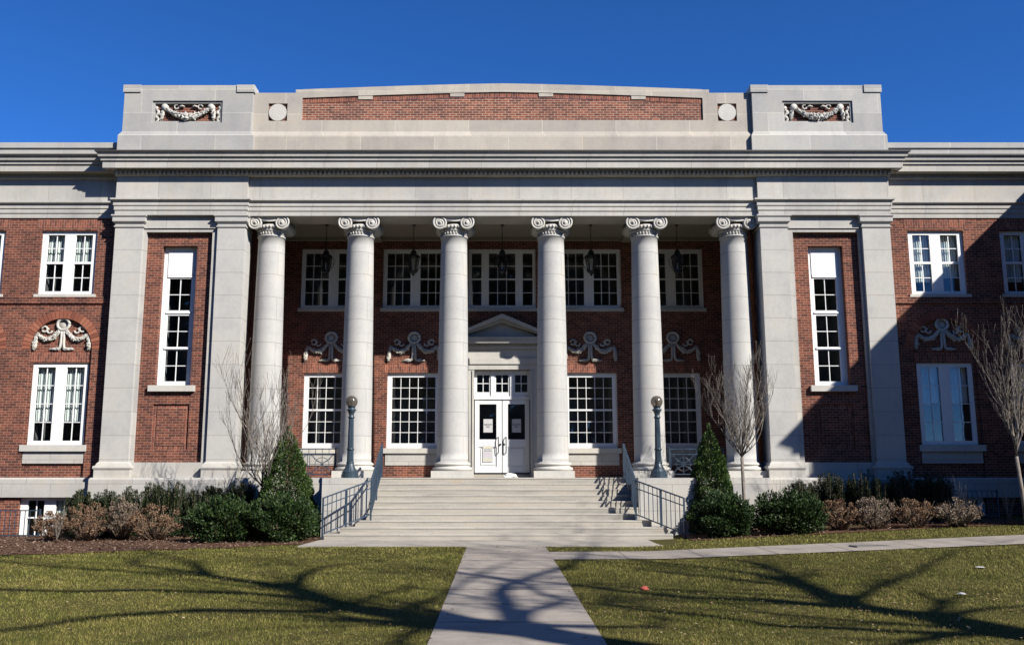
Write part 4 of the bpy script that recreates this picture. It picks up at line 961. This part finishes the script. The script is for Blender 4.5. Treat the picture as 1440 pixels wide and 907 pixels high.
limb_tree(15.4, 1.7, 'old bare tree shading the right lawn, its trunk out of view', 402, [
    ([(5.52, 10.38), (5.32, 10.96), (5.13, 11.57), (4.75, 12.2), (4.56, 12.7), (4.53, 13.67)], 0.28, 0.13, 1),
    ([(4.75, 12.2), (4.17, 12.66), (3.53, 13.23), (2.85, 13.46), (2.14, 13.99), (1.81, 14.23), (1.29, 14.92), (0.97, 15.1), (0.54, 15.38)], 0.11, 0.05, 0),
    ([(4.53, 13.67), (4.56, 14.38), (4.43, 15.36), (4.19, 16.62), (3.87, 17.36)], 0.12, 0.05, 2),
    ([(4.53, 13.67), (4.72, 15.92), (4.66, 17.88)], 0.08, 0.04, 2),
    ([(5.41, 10.46), (4.54, 10.58), (3.74, 10.97), (3.16, 11.18), (2.5, 11.92), (1.94, 12.27), (1.46, 12.77)], 0.09, 0.05, 1),
    ([(4.56, 12.7), (5.46, 14.23), (6.42, 15.46), (8.08, 18.04)], 0.07, 0.04, 2)])

# unseen evergreen wood added behind the camera to cut sky fill on the facade
n = 40000; x = RNG.uniform(-75, 34, n); tz = np.clip(28+4*np.sin(x*.31)+3*np.sin(x*.83+1)+2*np.sin(x*2.1), 18, 36); z = tz*RNG.uniform(0, 1, n)**.8
y = -28+RNG.normal(0, 1.6, n)+2*np.sin(x*.5); P_ = np.stack([x, y, z], 1)
tag(npmesh('sky_screen_wood', leaves(P_, RNG.normal(0, 1, (n, 3))+[0, 0, .3], 1.7, 1.1, .6), 4, YEW), 'added dark evergreen wood out of view, screening off the low sky light', 'wood', kind='stuff')

# ------------------------------------------------------------------ lawn grass, leaves, litter
def on_paving(x, y):
    p = (np.abs(x-PATH_C) < PATH_W-.05*np.random.default_rng(5).random(np.shape(x))**2-.03*np.sin(y*2.3)**2) & (y < 22.7)
    p |= (y > WN(x)-.0) & (y < WF(x)) & (x > .9)
    p |= (y > 22.45) & (x > -4.92) & (x < 4.02+.25*(y-22.5)) & (y < 28)
    p |= (x < -4.72) & (y > BL(x)); p |= (x > 4.72) & (y > BRr(x)) & (x < 14.2)
    p |= (y > 27.8)
    return p
def scatter(n, y0, y1, margin=1.5):
    y = RNG.uniform(y0, y1, n*2); x = RNG.uniform(-1, 1, n*2)*(.60*y1+margin)
    ok = (np.abs(x) < .60*y+margin) & ~on_paving(x, y); return x[ok][:n], y[ok][:n]
V = []
for y0, y1, n, h, w in ((8.2, 11.5, 120000, .036, .0042), (11.5, 15.5, 120000, .038, .0055), (15.5, 20, 100000, .040, .0075), (20, 26.5, 60000, .045, .011)):
    x, y = scatter(n, y0, y1); N = len(x); z = gz(x, y)-.004
    patch = .75+.35*np.sin(x*1.7+np.sin(y*1.1)*2)*np.sin(y*1.9+np.sin(x*.9)*2)
    hh = h*RNG.uniform(.5, 1.25, N)*patch; a = RNG.uniform(0, 6.28, N); hh = hh*np.where((RNG.uniform(0, 1, N) < .06) & (np.sin(x*6.1+np.sin(y*4.3)*2)*np.sin(y*5.3+np.sin(x*3.7)*2) > .25), 2.0, 1.); tl = RNG.uniform(.1, .9, N)*hh; b = a+RNG.normal(1.57, .5, N)
    wx, wy = np.cos(a)*w/2, np.sin(a)*w/2; tx, ty = np.cos(b)*tl, np.sin(b)*tl
    V.append(np.stack([np.stack([x-wx, y-wy, z], 1), np.stack([x+wx, y+wy, z], 1), np.stack([x+tx, y+ty, z+hh], 1)], 1))
tag(npmesh('grass', np.concatenate(V), 3, BLADE), 'short winter lawn grass, green mixed with straw', 'grass', kind='stuff')
def flat_leaves(n, fx, sz, mat, name, label, cat):
    x, y = fx(n); N = len(x); z = gz(x, y)+.02+RNG.uniform(0, .025, N); P_ = np.stack([x, y, z], 1)
    a = RNG.uniform(0, 6.28, N); D_ = np.stack([np.cos(a), np.sin(a), RNG.uniform(-.15, .45, N)], 1); T = np.stack([-np.sin(a), np.cos(a), RNG.uniform(-.35, .35, N)], 1)
    L = (sz*RNG.uniform(.6, 1.4, N))[:, None]
    v = np.stack([P_, P_+D_*L*.4+T*L*.4, P_+D_*L, P_+D_*L*.45-T*L*.42], 1)
    return tag(npmesh(name, v, 4, mat), label, cat, kind='stuff')
flat_leaves(900, lambda n: scatter(n, 8.3, 19), .032, LITTER, 'fallen_leaves', 'dry tan leaves scattered on the lawn', 'leaves')
def right_sc(n):
    x = RNG.uniform(1.2, 9, n); y = RNG.uniform(9, 14.5, n); ok = (x < .58*y) & ~on_paving(x, y); return x[ok], y[ok]
flat_leaves(1100, right_sc, .030, LITTER, 'fallen_leaves', 'thicker patch of dry leaves on the right lawn', 'leaves')
def path_sc(n):
    x = PATH_C+np.sign(RNG.uniform(-1, 1, n))*PATH_W*(1-RNG.uniform(0, 1, n)**2); return x, RNG.uniform(9, 23.5, n)
flat_leaves(46, path_sc, .045, CHIP, 'fallen_leaves', 'dark leaf scraps lying on the concrete path', 'leaves')
def bed_sc(n):
    x = np.concatenate([RNG.uniform(-15.5, -4.8, n), RNG.uniform(4.8, 13.5, n//2)]); y = RNG.uniform(20.6, 27.4, len(x)); ok = ((x < 0) & (y > BL(x))) | ((x > 0) & (y > BRr(x))); return x[ok], y[ok]
flat_leaves(9000, bed_sc, .05, CHIP, 'mulch_chips', 'brown bark chips covering the planting beds', 'mulch')
def on_ground(o, x, y): o.location = (x, y, float(gz(x, y))+.02)
o = tag(crumple('wrapper', .05, .055, REDP, (0, 0, 0), 2, 1.4), 'small red wrapper dropped on the right lawn', 'litter'); on_ground(o, 2.05, 14.35)
o = tag(crumple('paper_scrap', .06, .012, PAPER, (0, 0, 0), 3, 1.4), 'white paper scrap farther out on the right lawn', 'litter', 'paper scraps on the lawn'); on_ground(o, 8.05, 16.2)
o = tag(crumple('paper_scrap', .05, .02, PAPER, (0, 0, 0), 4, 1.2), 'crumpled white paper scrap nearer the photographer', 'litter', 'paper scraps on the lawn'); on_ground(o, 6.3, 13.3)
# drain cover in the right-hand walk
m = MB(); x, y = 7.9, 20.4; m.prism([(x-.42, y-.26), (x+.42, y-.10), (x+.36, y+.22), (x-.48, y+.06)], float(gz(x, y))-.03, float(gz(x, y))+.024)
tag(m.obj('utility_cover', COVER), 'dark flat utility cover set in the side walk', 'cover')
